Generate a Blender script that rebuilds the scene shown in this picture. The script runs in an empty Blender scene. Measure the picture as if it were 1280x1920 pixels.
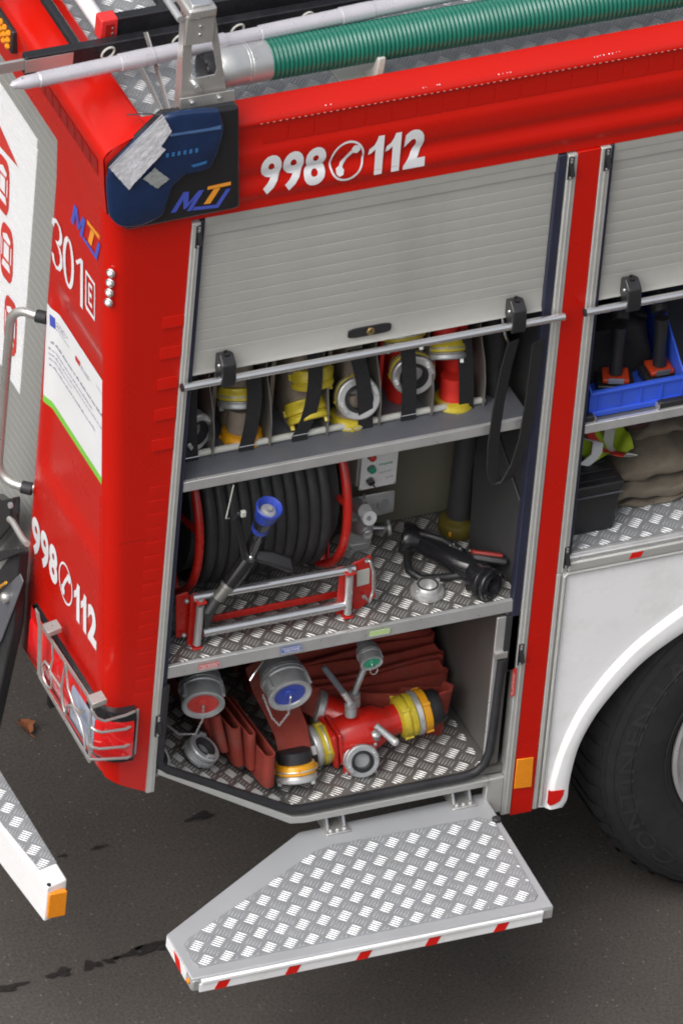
import bpy, math, random
from mathutils import Vector, Matrix
random.seed(7)
scene = bpy.context.scene
col = scene.collection
R_ = math.radians

# ------------------------------------------------------------------ camera
# camera solved from the vanishing points of the vehicle; rows are right, down, forward
RC = Matrix(((0.9205719, -0.383608, 0.0734328), (-0.1764263, -0.5761553, -0.7980719), (0.3484554, 0.7217271, -0.5980709)))
CC = Vector((-11.2022, -24.22966, 21.70864))
FPX = 24000.0
cam = bpy.data.cameras.new('camera'); camo = bpy.data.objects.new('camera', cam); col.objects.link(camo)
m3 = Matrix((RC[0], -RC[1], -RC[2])).transposed()
camo.matrix_world = Matrix.Translation(CC) @ m3.to_4x4()
cam.sensor_fit = 'VERTICAL'; cam.sensor_height = 24.0; cam.sensor_width = 24.0
cam.lens = 24.0 * FPX / 1920.0
cam.clip_start = 1.0; cam.clip_end = 600.0
scene.camera = camo

# ------------------------------------------------------------------ light
SUN = Vector((-0.60, -0.22, 0.77)).normalized()
world = bpy.data.worlds.new('World'); scene.world = world; world.use_nodes = True
wn = world.node_tree; wn.nodes.clear()
wo = wn.nodes.new('ShaderNodeOutputWorld'); wb = wn.nodes.new('ShaderNodeBackground')
sky = wn.nodes.new('ShaderNodeTexSky'); sky.sky_type = 'NISHITA'; sky.sun_disc = False
sky.sun_elevation = math.asin(SUN.z); sky.sun_rotation = math.atan2(SUN.x, SUN.y)
sky.air_density = 1.2; sky.dust_density = 6.0; sky.ozone_density = 1.0
hs = wn.nodes.new('ShaderNodeHueSaturation'); hs.inputs['Saturation'].default_value = 0.24
wn.links.new(sky.outputs[0], hs.inputs['Color']); wn.links.new(hs.outputs[0], wb.inputs[0])
wb.inputs[1].default_value = 0.15
wn.links.new(wb.outputs[0], wo.inputs[0])
sl = bpy.data.lights.new('sun', 'SUN'); sl.energy = 1.5; sl.angle = R_(60); sl.color = (1.0, 0.975, 0.94)
so = bpy.data.objects.new('sun', sl); col.objects.link(so)
so.rotation_euler = (-SUN).to_track_quat('-Z', 'Y').to_euler(); so.location = SUN * 40
scene.view_settings.view_transform = 'Standard'; scene.view_settings.look = 'None'
scene.view_settings.exposure = 0.22; scene.view_settings.gamma = 1.0
scene.view_settings.use_curve_mapping = False
scene.cycles.max_bounces = 8; scene.cycles.diffuse_bounces = 4; scene.cycles.glossy_bounces = 5
scene.cycles.transmission_bounces = 6
scene.cycles.filter_width = 1.9

# ------------------------------------------------------------------ pixel helpers (direction from pixel, distance from a plane)
def ray(px, py):
    return RC.transposed() @ Vector(((px - 640) / FPX, (py - 960) / FPX, 1.0))
def P(px, py, **k):
    (ax, v), = k.items(); i = 'xyz'.index(ax); d = ray(px, py)
    return CC + d * ((v - CC[i]) / d[i])
LEAN = 0.062
def xr(z): return -0.225 + LEAN * (2.55 - z)
def PR(px, py, off=0.0):
    d = ray(px, py); k = -0.225 + LEAN * 2.55 - off
    return CC + d * ((k - (CC.x + LEAN * CC.z)) / (d.x + LEAN * d.z))

# ------------------------------------------------------------------ materials
MATS = {}
def mat(name, rgb, rough=0.5, metal=0.0, var=0.12, vscale=6.0, bump=0.0, bscale=80.0, coat=0.0, spec=0.5, trans=0.0, dirt=None, dscale=3.0, damt=0.5, rvar=0.1, aniso=None):
    m = bpy.data.materials.new(name); m.use_nodes = True; MATS[name] = m
    nt = m.node_tree; b = nt.nodes['Principled BSDF']; L = nt.links
    b.inputs['Metallic'].default_value = metal; b.inputs['Roughness'].default_value = rough
    b.inputs['Coat Weight'].default_value = coat; b.inputs['Coat Roughness'].default_value = 0.08
    b.inputs['Specular IOR Level'].default_value = spec
    b.inputs['Transmission Weight'].default_value = trans
    tc = nt.nodes.new('ShaderNodeTexCoord')
    n = nt.nodes.new('ShaderNodeTexNoise'); n.inputs['Scale'].default_value = vscale; n.inputs['Detail'].default_value = 6
    if aniso:
        mp = nt.nodes.new('ShaderNodeMapping'); mp.inputs['Scale'].default_value = aniso
        L.new(tc.outputs['Object'], mp.inputs[0]); L.new(mp.outputs[0], n.inputs['Vector'])
    else: L.new(tc.outputs['Object'], n.inputs['Vector'])
    cr = nt.nodes.new('ShaderNodeMapRange'); cr.inputs['From Min'].default_value = .25; cr.inputs['From Max'].default_value = .75
    cr.inputs['To Min'].default_value = 1 - var; cr.inputs['To Max'].default_value = 1 + var
    L.new(n.outputs['Fac'], cr.inputs['Value'])
    mx = nt.nodes.new('ShaderNodeVectorMath'); mx.operation = 'SCALE'; mx.inputs[0].default_value = rgb
    L.new(cr.outputs[0], mx.inputs['Scale']); last = mx.outputs[0]
    rr = nt.nodes.new('ShaderNodeMapRange'); rr.inputs['From Min'].default_value = .3; rr.inputs['From Max'].default_value = .7
    rr.inputs['To Min'].default_value = max(.02, rough - rvar); rr.inputs['To Max'].default_value = min(1, rough + rvar)
    n2 = nt.nodes.new('ShaderNodeTexNoise'); n2.inputs['Scale'].default_value = vscale * 3.1; n2.inputs['Detail'].default_value = 5
    L.new(tc.outputs['Object'], n2.inputs['Vector']); L.new(n2.outputs['Fac'], rr.inputs['Value']); L.new(rr.outputs[0], b.inputs['Roughness'])
    if dirt:
        n3 = nt.nodes.new('ShaderNodeTexNoise'); n3.inputs['Scale'].default_value = dscale; n3.inputs['Detail'].default_value = 9; n3.inputs['Roughness'].default_value = .68
        L.new(tc.outputs['Object'], n3.inputs['Vector'])
        r3 = nt.nodes.new('ShaderNodeMapRange'); r3.inputs['From Min'].default_value = .5; r3.inputs['From Max'].default_value = .78
        r3.inputs['To Max'].default_value = damt; L.new(n3.outputs['Fac'], r3.inputs['Value'])
        mm = nt.nodes.new('ShaderNodeMix'); mm.data_type = 'RGBA'; L.new(r3.outputs[0], mm.inputs['Factor'])
        L.new(last, mm.inputs['A']); mm.inputs['B'].default_value = (*dirt, 1); last = mm.outputs['Result']
    L.new(last, b.inputs['Base Color'])
    if bump:
        nb = nt.nodes.new('ShaderNodeTexNoise'); nb.inputs['Scale'].default_value = bscale; nb.inputs['Detail'].default_value = 4
        L.new(tc.outputs['Object'], nb.inputs['Vector'])
        bp = nt.nodes.new('ShaderNodeBump'); bp.inputs['Strength'].default_value = bump; bp.inputs['Distance'].default_value = .004
        L.new(nb.outputs['Fac'], bp.inputs['Height']); L.new(bp.outputs[0], b.inputs['Normal'])
    return m
RED = mat('red_paint', (.51, .0065, .0015), .30, var=.05, vscale=2, coat=.2, spec=.35, rvar=.06, bump=.02, bscale=7, dirt=(.40, .012, .007), damt=.12)
REDTAPE = mat('red_reflective_tape', (.66, .010, .006), .35, var=.06, vscale=30)
REDPART = mat('red_enamel', (.50, .014, .008), .32, var=.10, vscale=9, coat=.3, dirt=(.12, .02, .015), damt=.5, dscale=14)
REDDARK = mat('red_deep_strip', (.30, .006, .004), .35, var=.05, dirt=(.25, .06, .04), damt=.25)
WHITE = mat('white_paint', (.84, .84, .85), .30, var=.04, vscale=3, coat=.3, dirt=(.56, .54, .50), damt=.5, dscale=5)
WHITEV = mat('white_vinyl', (.74, .74, .76), .4, var=.02)
ALU = mat('aluminium', (.62, .62, .62), .36, .65, var=.10, vscale=10, dirt=(.30, .29, .27), damt=.35, dscale=6)
ALUPAINT = mat('anodised_aluminium', (.50, .50, .48), .42, .35, var=.05, vscale=4, dirt=(.33, .32, .30), damt=.3, aniso=(1, 1, 12))
SLAT = mat('shutter_aluminium', (.49, .485, .455), .44, .30, var=.07, vscale=2.2, dirt=(.36, .345, .31), damt=.5, dscale=4, aniso=(1, 1, 6))
CHECK = mat('checker_plate', (.39, .405, .425), .42, .45, var=.08, vscale=8, dirt=(.26, .25, .24), damt=.4, dscale=9)
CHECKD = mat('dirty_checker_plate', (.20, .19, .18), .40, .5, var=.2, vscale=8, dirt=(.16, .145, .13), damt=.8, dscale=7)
STEPG = mat('step_grey', (.42, .43, .45), .40, .25, var=.05, vscale=4, dirt=(.30, .29, .28), damt=.35)
TREAD = mat('polished_tread', (.50, .505, .52), .42, .25, var=.12, vscale=5, rvar=.06, dirt=(.34, .33, .32), damt=.5, dscale=5)
TREADD = mat('dirty_shaded_tread', (.40, .395, .385), .40, .30, var=.2, vscale=6, rvar=.08, dirt=(.16, .15, .14), damt=.7, dscale=6)  # tread bars dimmed to carry the locker shade, plus dirt
CHROME = mat('chrome', (.80, .80, .82), .16, .92, var=.04, rvar=.05, dirt=(.4, .4, .4), damt=.25, dscale=16)
STEEL = mat('stainless_steel', (.56, .55, .53), .32, .7, var=.07, vscale=5, dirt=(.36, .33, .30), damt=.25, dscale=4)
SHELF = mat('grey_shelf', (.12, .125, .145), .45, .2, var=.08, vscale=5, dirt=(.28, .28, .28), damt=.3)
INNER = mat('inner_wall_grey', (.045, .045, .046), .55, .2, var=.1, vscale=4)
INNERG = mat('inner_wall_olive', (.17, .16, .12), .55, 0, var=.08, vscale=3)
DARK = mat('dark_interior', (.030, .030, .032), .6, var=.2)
RUBBER = mat('black_rubber', (.016, .016, .019), .55, var=.2, vscale=10, dirt=(.07, .07, .07), damt=.4, dscale=6)
BLACKP = mat('black_plastic', (.020, .020, .022), .38, var=.15, vscale=12, bump=.15, bscale=300)
BLACKG = mat('black_gloss', (.014, .014, .016), .18, var=.1, coat=.3)
STRAP = mat('black_webbing', (.014, .014, .016), .75, var=.25, vscale=60, bump=.5, bscale=500)
HOSEB = mat('black_hose', (.026, .026, .028), .5, var=.2, vscale=20, dirt=(.06, .06, .06), damt=.4)
TYRE = mat('tyre_rubber', (.016, .016, .018), .7, var=.18, vscale=9, bump=.2, bscale=120, dirt=(.045, .042, .040), damt=.5, dscale=5)
HOSER = mat('red_canvas_hose', (.25, .032, .02), .75, var=.18, vscale=14, bump=.5, bscale=420, dirt=(.20, .12, .09), damt=.55, dscale=10)
HOSEBEI = mat('beige_canvas_hose', (.23, .19, .15), .85, var=.15, vscale=14, bump=.5, bscale=420, dirt=(.15, .12, .09), damt=.5, dscale=8)
HOSEBR = mat('bright_red_hose', (.60, .02, .012), .6, var=.12, vscale=10, bump=.3, bscale=300)
YELLOW = mat('yellow_coupling', (.56, .44, .03), .40, .1, var=.12, vscale=15, dirt=(.18, .14, .04), damt=.6, dscale=18)
ORANGE = mat('orange_coupling', (.70, .32, .01), .36, .1, var=.12, vscale=15, dirt=(.25, .13, .03), damt=.5, dscale=18)
AMBER = mat('amber_reflector', (.80, .26, .01), .22, var=.05, vscale=60, coat=.4)
GREENH = mat('green_hose', (.006, .135, .092), .34, var=.08, vscale=6, coat=.2, dirt=(.05, .14, .11), damt=.35)
CAST = mat('cast_aluminium', (.46, .47, .48), .42, .6, var=.12, vscale=16, bump=.15, bscale=200, dirt=(.20, .20, .20), damt=.5, dscale=12)
PLGREY = mat('grey_plastic', (.48, .48, .44), .5, var=.06, dirt=(.3, .29, .26), damt=.3)
BLUE = mat('blue_plastic', (.035, .10, .62), .42, var=.06, dirt=(.05, .09, .35), damt=.4, dscale=9)
BLUEC = mat('blue_cap', (.02, .05, .35), .4, var=.12, vscale=20, dirt=(.1, .1, .2), damt=.4, dscale=20)
GREENC = mat('green_cap', (.01, .30, .16), .35, var=.1)
LOGOB = mat('logo_blue', (.06, .09, .45), .45, var=.03)
LOGOO = mat('logo_orange', (.78, .30, .03), .45, var=.03)
BRASS = mat('brass', (.50, .36, .16), .35, 1.0)
POSTERG = mat('poster_green', (.20, .55, .06), .45, var=.03)
INK = mat('printed_ink', (.22, .24, .32), .6, var=.1)
INKG = mat('green_ink', (.05, .38, .22), .6)
LIME = mat('hi_vis_fabric', (.36, .48, .02), .75, var=.15, vscale=20, bump=.5, bscale=90)
CANVAS = mat('canvas', (.165, .138, .105), .9, var=.18, vscale=16, bump=.6, bscale=160, dirt=(.12, .10, .08), damt=.6, dscale=9)
TAPE = mat('silver_duct_tape', (.76, .76, .80), .40, .25, var=.15, vscale=30, bump=.8, bscale=70)
TAPE2 = mat('worn_grey_tape', (.34, .36, .36), .4, .3, var=.15, vscale=30, bump=.5, bscale=90)
LENSB = mat('blue_lens', (.005, .020, .070), .06, var=.35, vscale=12, coat=.6, rvar=.05)
LENSI = mat('blue_reflector_cell', (.05, .20, .48), .25, .3)
LENSF = mat('blue_lens_sky_tint', (.020, .060, .150), .10, var=.3, vscale=20, coat=.6)  # lighter blue stands in for reflected sky
LAMPR = mat('red_lamp_lens', (.70, .008, .010), .12, var=.2, vscale=30, coat=.7, rvar=.05)
LAMPC = mat('clear_lamp_lens', (.30, .34, .44), .14, var=.15, vscale=20, coat=.7, rvar=.05)
WOODG = mat('leaf_brown', (.22, .07, .025), .8, var=.3, vscale=60)
STICKG = mat('green_sticker', (.42, .58, .22), .5)
STICKB = mat('blue_sticker', (.03, .09, .38), .45)
STICKR = mat('red_sticker', (.55, .04, .03), .45)
DARKBLUE = mat('navy_trim', (.020, .022, .045), .5, var=.2)

# asphalt
GR = bpy.data.materials.new('asphalt'); GR.use_nodes = True
nt = GR.node_tree; b = nt.nodes['Principled BSDF']; L = nt.links
tc = nt.nodes.new('ShaderNodeTexCoord')
def noise(sc, det=6, ro=.6):
    n = nt.nodes.new('ShaderNodeTexNoise'); n.inputs['Scale'].default_value = sc; n.inputs['Detail'].default_value = det; n.inputs['Roughness'].default_value = ro
    L.new(tc.outputs['Object'], n.inputs['Vector']); return n
def ramp(src, stops):
    r = nt.nodes.new('ShaderNodeValToRGB'); L.new(src, r.inputs[0])
    while len(r.color_ramp.elements) < len(stops): r.color_ramp.elements.new(.5)
    for e, (p, c) in zip(r.color_ramp.elements, stops): e.position = p; e.color = (*c, 1)
    return r
na = noise(1.1, 8); ra = ramp(na.outputs['Fac'], [(.3, (.044, .038, .033)), (.7, (.074, .064, .057))])
nb = noise(110, 5, .75); rb = ramp(nb.outputs['Fac'], [(.30, (.45, .45, .45)), (.48, (1, 1, 1)), (.72, (1.7, 1.65, 1.58))])
vor = nt.nodes.new('ShaderNodeTexVoronoi'); vor.inputs['Scale'].default_value = 55; L.new(tc.outputs['Object'], vor.inputs['Vector'])
rv = ramp(vor.outputs['Distance'], [(.0, (4.2, 3.9, 3.6)), (.20, (1, 1, 1))])
vs = nt.nodes.new('ShaderNodeSeparateColor'); L.new(vor.outputs['Color'], vs.inputs[0])
gt = nt.nodes.new('ShaderNodeMath'); gt.operation = 'GREATER_THAN'; gt.inputs[1].default_value = .72; L.new(vs.outputs[0], gt.inputs[0])
m1 = nt.nodes.new('ShaderNodeMix'); m1.data_type = 'RGBA'; m1.blend_type = 'MULTIPLY'; m1.inputs['Factor'].default_value = 1
L.new(ra.outputs[0], m1.inputs['A']); L.new(rb.outputs[0], m1.inputs['B'])
m2 = nt.nodes.new('ShaderNodeMix'); m2.data_type = 'RGBA'; m2.blend_type = 'MULTIPLY'
L.new(gt.outputs[0], m2.inputs['Factor']); L.new(m1.outputs['Result'], m2.inputs['A']); L.new(rv.outputs[0], m2.inputs['B'])
L.new(m2.outputs['Result'], b.inputs['Base Color']); b.inputs['Roughness'].default_value = .82
bp = nt.nodes.new('ShaderNodeBump'); bp.inputs['Strength'].default_value = .55; bp.inputs['Distance'].default_value = .006
L.new(nb.outputs['Fac'], bp.inputs['Height']); L.new(bp.outputs[0], b.inputs['Normal'])
WET = mat('wet_asphalt', (.020, .018, .017), .45, var=.3, vscale=60, bump=.5, bscale=170)

# ------------------------------------------------------------------ mesh builder
def frame(d, up=Vector((0, 0, 1))):
    d = Vector(d).normalized()
    if abs(d.dot(up)) > .98: up = Vector((1, 0, 0))
    a = up.cross(d).normalized(); b_ = d.cross(a).normalized()
    return a, b_, d
class MB:
    def __init__(s): s.v = []; s.f = []
    def add(s, vs, fs):
        o = len(s.v); s.v += [tuple(q) for q in vs]; s.f += [tuple(i + o for i in f) for f in fs]; return s
    def box(s, a, b_):
        (x0, y0, z0), (x1, y1, z1) = a, b_
        v = [(x, y, z) for z in (z0, z1) for y in (y0, y1) for x in (x0, x1)]
        return s.add(v, [(0, 2, 3, 1), (4, 5, 7, 6), (0, 1, 5, 4), (2, 6, 7, 3), (0, 4, 6, 2), (1, 3, 7, 5)])
    def obox(s, c, ax, ay, az):  # oriented box, half-axis vectors
        c = Vector(c); v = [c + i * Vector(ax) + j * Vector(ay) + k * Vector(az) for k in (-1, 1) for j in (-1, 1) for i in (-1, 1)]
        return s.add(v, [(0, 2, 3, 1), (4, 5, 7, 6), (0, 1, 5, 4), (2, 6, 7, 3), (0, 4, 6, 2), (1, 3, 7, 5)])
    def prism(s, pts, off):  # 3D polygon extruded by vector
        off = Vector(off); n = len(pts); v = [Vector(p) for p in pts] + [Vector(p) + off for p in pts]
        return s.add(v, [tuple(range(n))[::-1], tuple(range(n, 2 * n))] + [(i, (i + 1) % n, n + (i + 1) % n, n + i) for i in range(n)])
    def tube(s, pts, r, n=12, caps=True, flat=None):
        pts = [Vector(p) for p in pts]; m = len(pts); rs = r if isinstance(r, (list, tuple)) else [r] * m
        v = []; ref = None
        for i, p in enumerate(pts):
            d = (pts[min(i + 1, m - 1)] - pts[max(i - 1, 0)]).normalized()
            if ref is None: a, b_, _ = frame(d)
            else:
                a = (ref - d * ref.dot(d)).normalized(); b_ = d.cross(a)
            ref = a
            for k in range(n):
                t = 2 * math.pi * k / n; v.append(p + (a * math.cos(t) + b_ * math.sin(t)) * rs[i])
        f = [(i * n + k, i * n + (k + 1) % n, (i + 1) * n + (k + 1) % n, (i + 1) * n + k) for i in range(m - 1) for k in range(n)]
        if caps: f += [tuple(range(n))[::-1], tuple((m - 1) * n + k for k in range(n))]
        return s.add(v, f)
    def lathe(s, o, d, prof, n=28, close=False, caps=(1, 1)):  # prof: (radius, height along d)
        a, b_, d = frame(d); o = Vector(o); v = []
        for r, h in prof:
            for k in range(n):
                t = 2 * math.pi * k / n; v.append(o + d * h + (a * math.cos(t) + b_ * math.sin(t)) * max(r, 1e-5))
        m = len(prof)
        f = [(i * n + k, i * n + (k + 1) % n, (i + 1) * n + (k + 1) % n, (i + 1) * n + k) for i in range(m - 1) for k in range(n)]
        if close: f += [((m - 1) * n + k, (m - 1) * n + (k + 1) % n, (k + 1) % n, k) for k in range(n)]
        else:
            if prof[0][0] > 1e-4 and caps[0]: f.append(tuple(range(n))[::-1])
            if prof[-1][0] > 1e-4 and caps[1]: f.append(tuple((m - 1) * n + k for k in range(n)))
        return s.add(v, f)
    def grid(s, fn, nu, nv, closed=False):
        v = [fn(i / nu, j / nv) for j in range(nv + 1) for i in range(nu + 1)]
        f = [(j * (nu + 1) + i, j * (nu + 1) + i + 1, (j + 1) * (nu + 1) + i + 1, (j + 1) * (nu + 1) + i) for j in range(nv) for i in range(nu)]
        return s.add(v, f)
    def band(s, pts, wvec, th=.002):  # ribbon along pts, width vector(s), with thickness
        pts = [Vector(p) for p in pts]; m = len(pts); v = []
        for i, p in enumerate(pts):
            d = (pts[min(i + 1, m - 1)] - pts[max(i - 1, 0)]).normalized()
            w = Vector(wvec[i] if isinstance(wvec, list) else wvec); nn = d.cross(w).normalized() * th / 2
            v += [p - w / 2 - nn, p + w / 2 - nn, p + w / 2 + nn, p - w / 2 + nn]
        f = [(i * 4 + k, i * 4 + (k + 1) % 4, (i + 1) * 4 + (k + 1) % 4, (i + 1) * 4 + k) for i in range(m - 1) for k in range(4)]
        f += [(3, 2, 1, 0), tuple((m - 1) * 4 + k for k in range(4))]
        return s.add(v, f)
    def ball(s, c, r, n=12, sc=(1, 1, 1)):
        c = Vector(c); m = n // 2; v = []
        for j in range(m + 1):
            t = math.pi * j / m
            for k in range(n):
                u = 2 * math.pi * k / n
                v.append(c + Vector((math.sin(t) * math.cos(u) * sc[0], math.sin(t) * math.sin(u) * sc[1], math.cos(t) * sc[2])) * r)
        f = [(j * n + k, (j + 1) * n + k, (j + 1) * n + (k + 1) % n, j * n + (k + 1) % n) for j in range(m) for k in range(n)]
        return s.add(v, f)
    def torus(s, c, d, r, q, n=28, k=8):
        return s.lathe(c, d, [(r + q * math.cos(2 * math.pi * i / k), q * math.sin(2 * math.pi * i / k)) for i in range(k)], n, close=True)
    def mesh(s, name):
        me = bpy.data.meshes.new(name); me.from_pydata(s.v, [], s.f); me.validate(clean_customdata=False); me.update(); return me
def place(o, parent):
    col.objects.link(o)
    if parent is not None:
        o.parent = parent
        o.matrix_parent_inverse = parent_world(parent).inverted()
    return o
def parent_world(p):
    m = p.matrix_basis.copy()
    if p.parent is not None: m = parent_world(p.parent) @ p.matrix_parent_inverse @ m
    return m
import bmesh
def build(mb, name, material, parent=None, bev=0.0, seg=2, ang=35, flat=False):
    me = mb.mesh(name); bm = bmesh.new(); bm.from_mesh(me)
    bmesh.ops.remove_doubles(bm, verts=bm.verts, dist=2e-6)
    bmesh.ops.recalc_face_normals(bm, faces=bm.faces); bm.to_mesh(me); bm.free()
    if not flat:
        me.polygons.foreach_set('use_smooth', [True] * len(me.polygons)); me.set_sharp_from_angle(angle=R_(ang))
    me.materials.append(material)
    o = bpy.data.objects.new(name, me); place(o, parent)
    if bev:
        md = o.modifiers.new('bevel', 'BEVEL'); md.width = bev; md.segments = seg; md.limit_method = 'ANGLE'; md.angle_limit = R_(40)
        md.harden_normals = False
    return o
def thing(name, label, cat, loc=(0, 0, 0), group=None):
    o = bpy.data.objects.new(name, None); o.empty_display_size = .05; o.location = loc; col.objects.link(o)
    tag(o, label, cat, group); return o
def tag(o, label, cat, group=None):
    o['label'] = label; o['category'] = cat
    if group: o['group'] = group
    return o
def copy_at(o, parent, delta, rot=None):
    c = o.copy(); col.objects.link(c); c.parent = parent
    c.matrix_parent_inverse = parent_world(parent).inverted()
    c.matrix_basis = Matrix.Translation(Vector(delta)) @ (rot or Matrix.Identity(4))
    return c
def rr2(x0, y0, x1, y1, r, n=5):  # rounded rectangle, ccw
    out = []
    for cx, cy, a0 in ((x1 - r, y0 + r, -90), (x1 - r, y1 - r, 0), (x0 + r, y1 - r, 90), (x0 + r, y0 + r, 180)):
        for i in range(n + 1):
            a = R_(a0 + 90 * i / n); out.append((cx + r * math.cos(a), cy + r * math.sin(a)))
    return out
def arc(cx, cz, r, a0, a1, n):
    return [(cx + r * math.cos(R_(a0 + (a1 - a0) * i / n)), cz + r * math.sin(R_(a0 + (a1 - a0) * i / n))) for i in range(n + 1)]
TXT = {}
def text_mesh(body, off=0.0, space=1.0):
    key = (body, off, space)
    if key in TXT: return TXT[key]
    cu = bpy.data.curves.new('lettering_curve', 'FONT'); cu.body = body; cu.size = 1.0; cu.offset = off; cu.space_character = space
    cu.resolution_u = 4; cu.fill_mode = 'BOTH'
    o = bpy.data.objects.new('lettering_curve', cu); col.objects.link(o)
    bpy.context.view_layer.update()
    dg = bpy.context.evaluated_depsgraph_get(); me = bpy.data.meshes.new_from_object(o.evaluated_get(dg))
    vs = [v.co.copy() for v in me.vertices]; fs = [tuple(p.vertices) for p in me.polygons]
    bpy.data.objects.remove(o); bpy.data.curves.remove(cu); bpy.data.meshes.remove(me)
    x0 = min(v.x for v in vs); x1 = max(v.x for v in vs); y0 = min(v.y for v in vs); y1 = max(v.y for v in vs)
    TXT[key] = ([((v.x - x0) / (x1 - x0), (v.y - y0) / (y1 - y0)) for v in vs], fs, (x1 - x0) / (y1 - y0)); return TXT[key]
def text_on(mb, body, fn, off=0.0, space=1.0):  # fn maps (0..1, 0..1) to a world point
    uv, fs, asp = text_mesh(body, off, space); return mb.add([fn(u, v) for u, v in uv], fs)
def plan(O, U, V):
    O, U, V = Vector(O), Vector(U), Vector(V); return lambda u, v: O + U * u + V * v
def strokes(mb, paths, w, fn):  # thick polylines in 2D mapped by fn
    for pts in paths:
        n = len(pts); L_ = []; Rr = []
        for i in range(n):
            a = pts[max(i - 1, 0)]; c = pts[min(i + 1, n - 1)]; dx, dy = c[0] - a[0], c[1] - a[1]; l = math.hypot(dx, dy) or 1
            L_.append((pts[i][0] - dy / l * w / 2, pts[i][1] + dx / l * w / 2)); Rr.append((pts[i][0] + dy / l * w / 2, pts[i][1] - dx / l * w / 2))
        mb.add([fn(*q) for q in L_] + [fn(*q) for q in Rr], [(i, i + 1, n + i + 1, n + i) for i in range(n - 1)])
    return mb

# tear-plate pattern: clusters of five bars, alternating diagonals
def treads(mb, O, U, V, N, inside, u0, u1, v0, v1, ph=(0, 0), px_=.0605, py_=.063, h=.0020):
    O, U, V, N = Vector(O), Vector(U), Vector(V), Vector(N)
    i0, i1 = int(u0 / px_) - 2, int(u1 / px_) + 2; j0, j1 = int(v0 / py_) - 2, int(v1 / py_) + 2
    for i in range(i0, i1 + 1):
        for j in range(j0, j1 + 1):
            for kind in (0, 1):
                cu = (i + .5 * kind) * px_ + ph[0]; cv = (j + .5 * kind) * py_ + ph[1]
                d = (.7071, -.7071) if kind == 0 else (.7071, .7071); e = (-d[1], d[0])
                for q in range(-2, 3):
                    bu, bv = cu + e[0] * q * .0088, cv + e[1] * q * .0088
                    bu += random.uniform(-.0003, .0003); bv += random.uniform(-.0003, .0003)
                    hl = .0145
                    for k in range(8):
                        if inside(bu + d[0] * hl * .9, bv + d[1] * hl * .9) and inside(bu - d[0] * hl * .9, bv - d[1] * hl * .9): break
                        if inside(bu - d[0] * hl, bv - d[1] * hl): bu -= d[0] * .0014; bv -= d[1] * .0014; hl -= .0014
                        else: bu += d[0] * .0014; bv += d[1] * .0014; hl -= .0014
                    else: continue
                    if hl < .004: continue
                    w = .0023; vs = []
                    for t, s_ in ((-1, .3), (-.82, .85), (0, 1), (.82, .85), (1, .3)):
                        for c, hh in ((-1, 0), (-.85, .18), (0, 1), (.85, .18), (1, 0)):
                            vs.append(O + U * (bu + d[0] * hl * t + e[0] * c * w * s_) + V * (bv + d[1] * hl * t + e[1] * c * w * s_) + N * (h * hh * s_ + .0002))
                    mb.add(vs, [(r * 5 + c, r * 5 + c + 1, (r + 1) * 5 + c + 1, (r + 1) * 5 + c) for r in range(4) for c in range(4)])
    return mb
def inpoly(poly):
    def f(u, v):
        c = False; n = len(poly)
        for i in range(n):
            (x0, y0), (x1, y1) = poly[i], poly[(i + 1) % n]
            if (y0 > v) != (y1 > v) and u < (x1 - x0) * (v - y0) / (y1 - y0) + x0: c = not c
        return c
    return f
X, Y, Z = Vector((1, 0, 0)), Vector((0, 1, 0)), Vector((0, 0, 1))
def serp(name, fixed_z0, h, layers, axis, along0, along1, base, step, material, parent, th=.005, jitter=.006, lean=0.0, zj=.0):
    """a flat hose folded to and fro, standing on its edge; layers run along `axis` and stack across"""
    pts = []; n = 8; wv = []
    for k in range(layers):
        b0 = base + step * k; a0, a1 = (along0, along1) if k % 2 == 0 else (along1, along0)
        ja, jb = random.uniform(-jitter, jitter) * 2.5, random.uniform(-jitter, jitter) * 2.5
        for i in range(n + 1):
            t = i / n; a = (a0 + ja) + (a1 + jb - a0 - ja) * t
            pts.append((a, b0 + random.uniform(-.12, .12) * step + math.sin(t * 3.14) * step * .15))
        if k < layers - 1:
            for i in range(1, 6):
                q = math.pi * i / 6; sgn = 1 if a1 > a0 else -1
                pts.append((a1 + jb + sgn * math.sin(q) * step * .62, b0 + step * (.5 - .5 * math.cos(q))))
    mb = MB(); P3 = []
    for i, (a, b_) in enumerate(pts):
        z = fixed_z0 + h / 2 + zj * math.sin(i * .37)
        P3.append(Vector((a, b_, z)) if axis == 'x' else Vector((b_, a, z)))
    mb.band(P3, Vector((lean, 0, h)) if axis == 'x' else Vector((lean, 0, h)), th)
    return build(mb, name, material, parent, ang=60)

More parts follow.
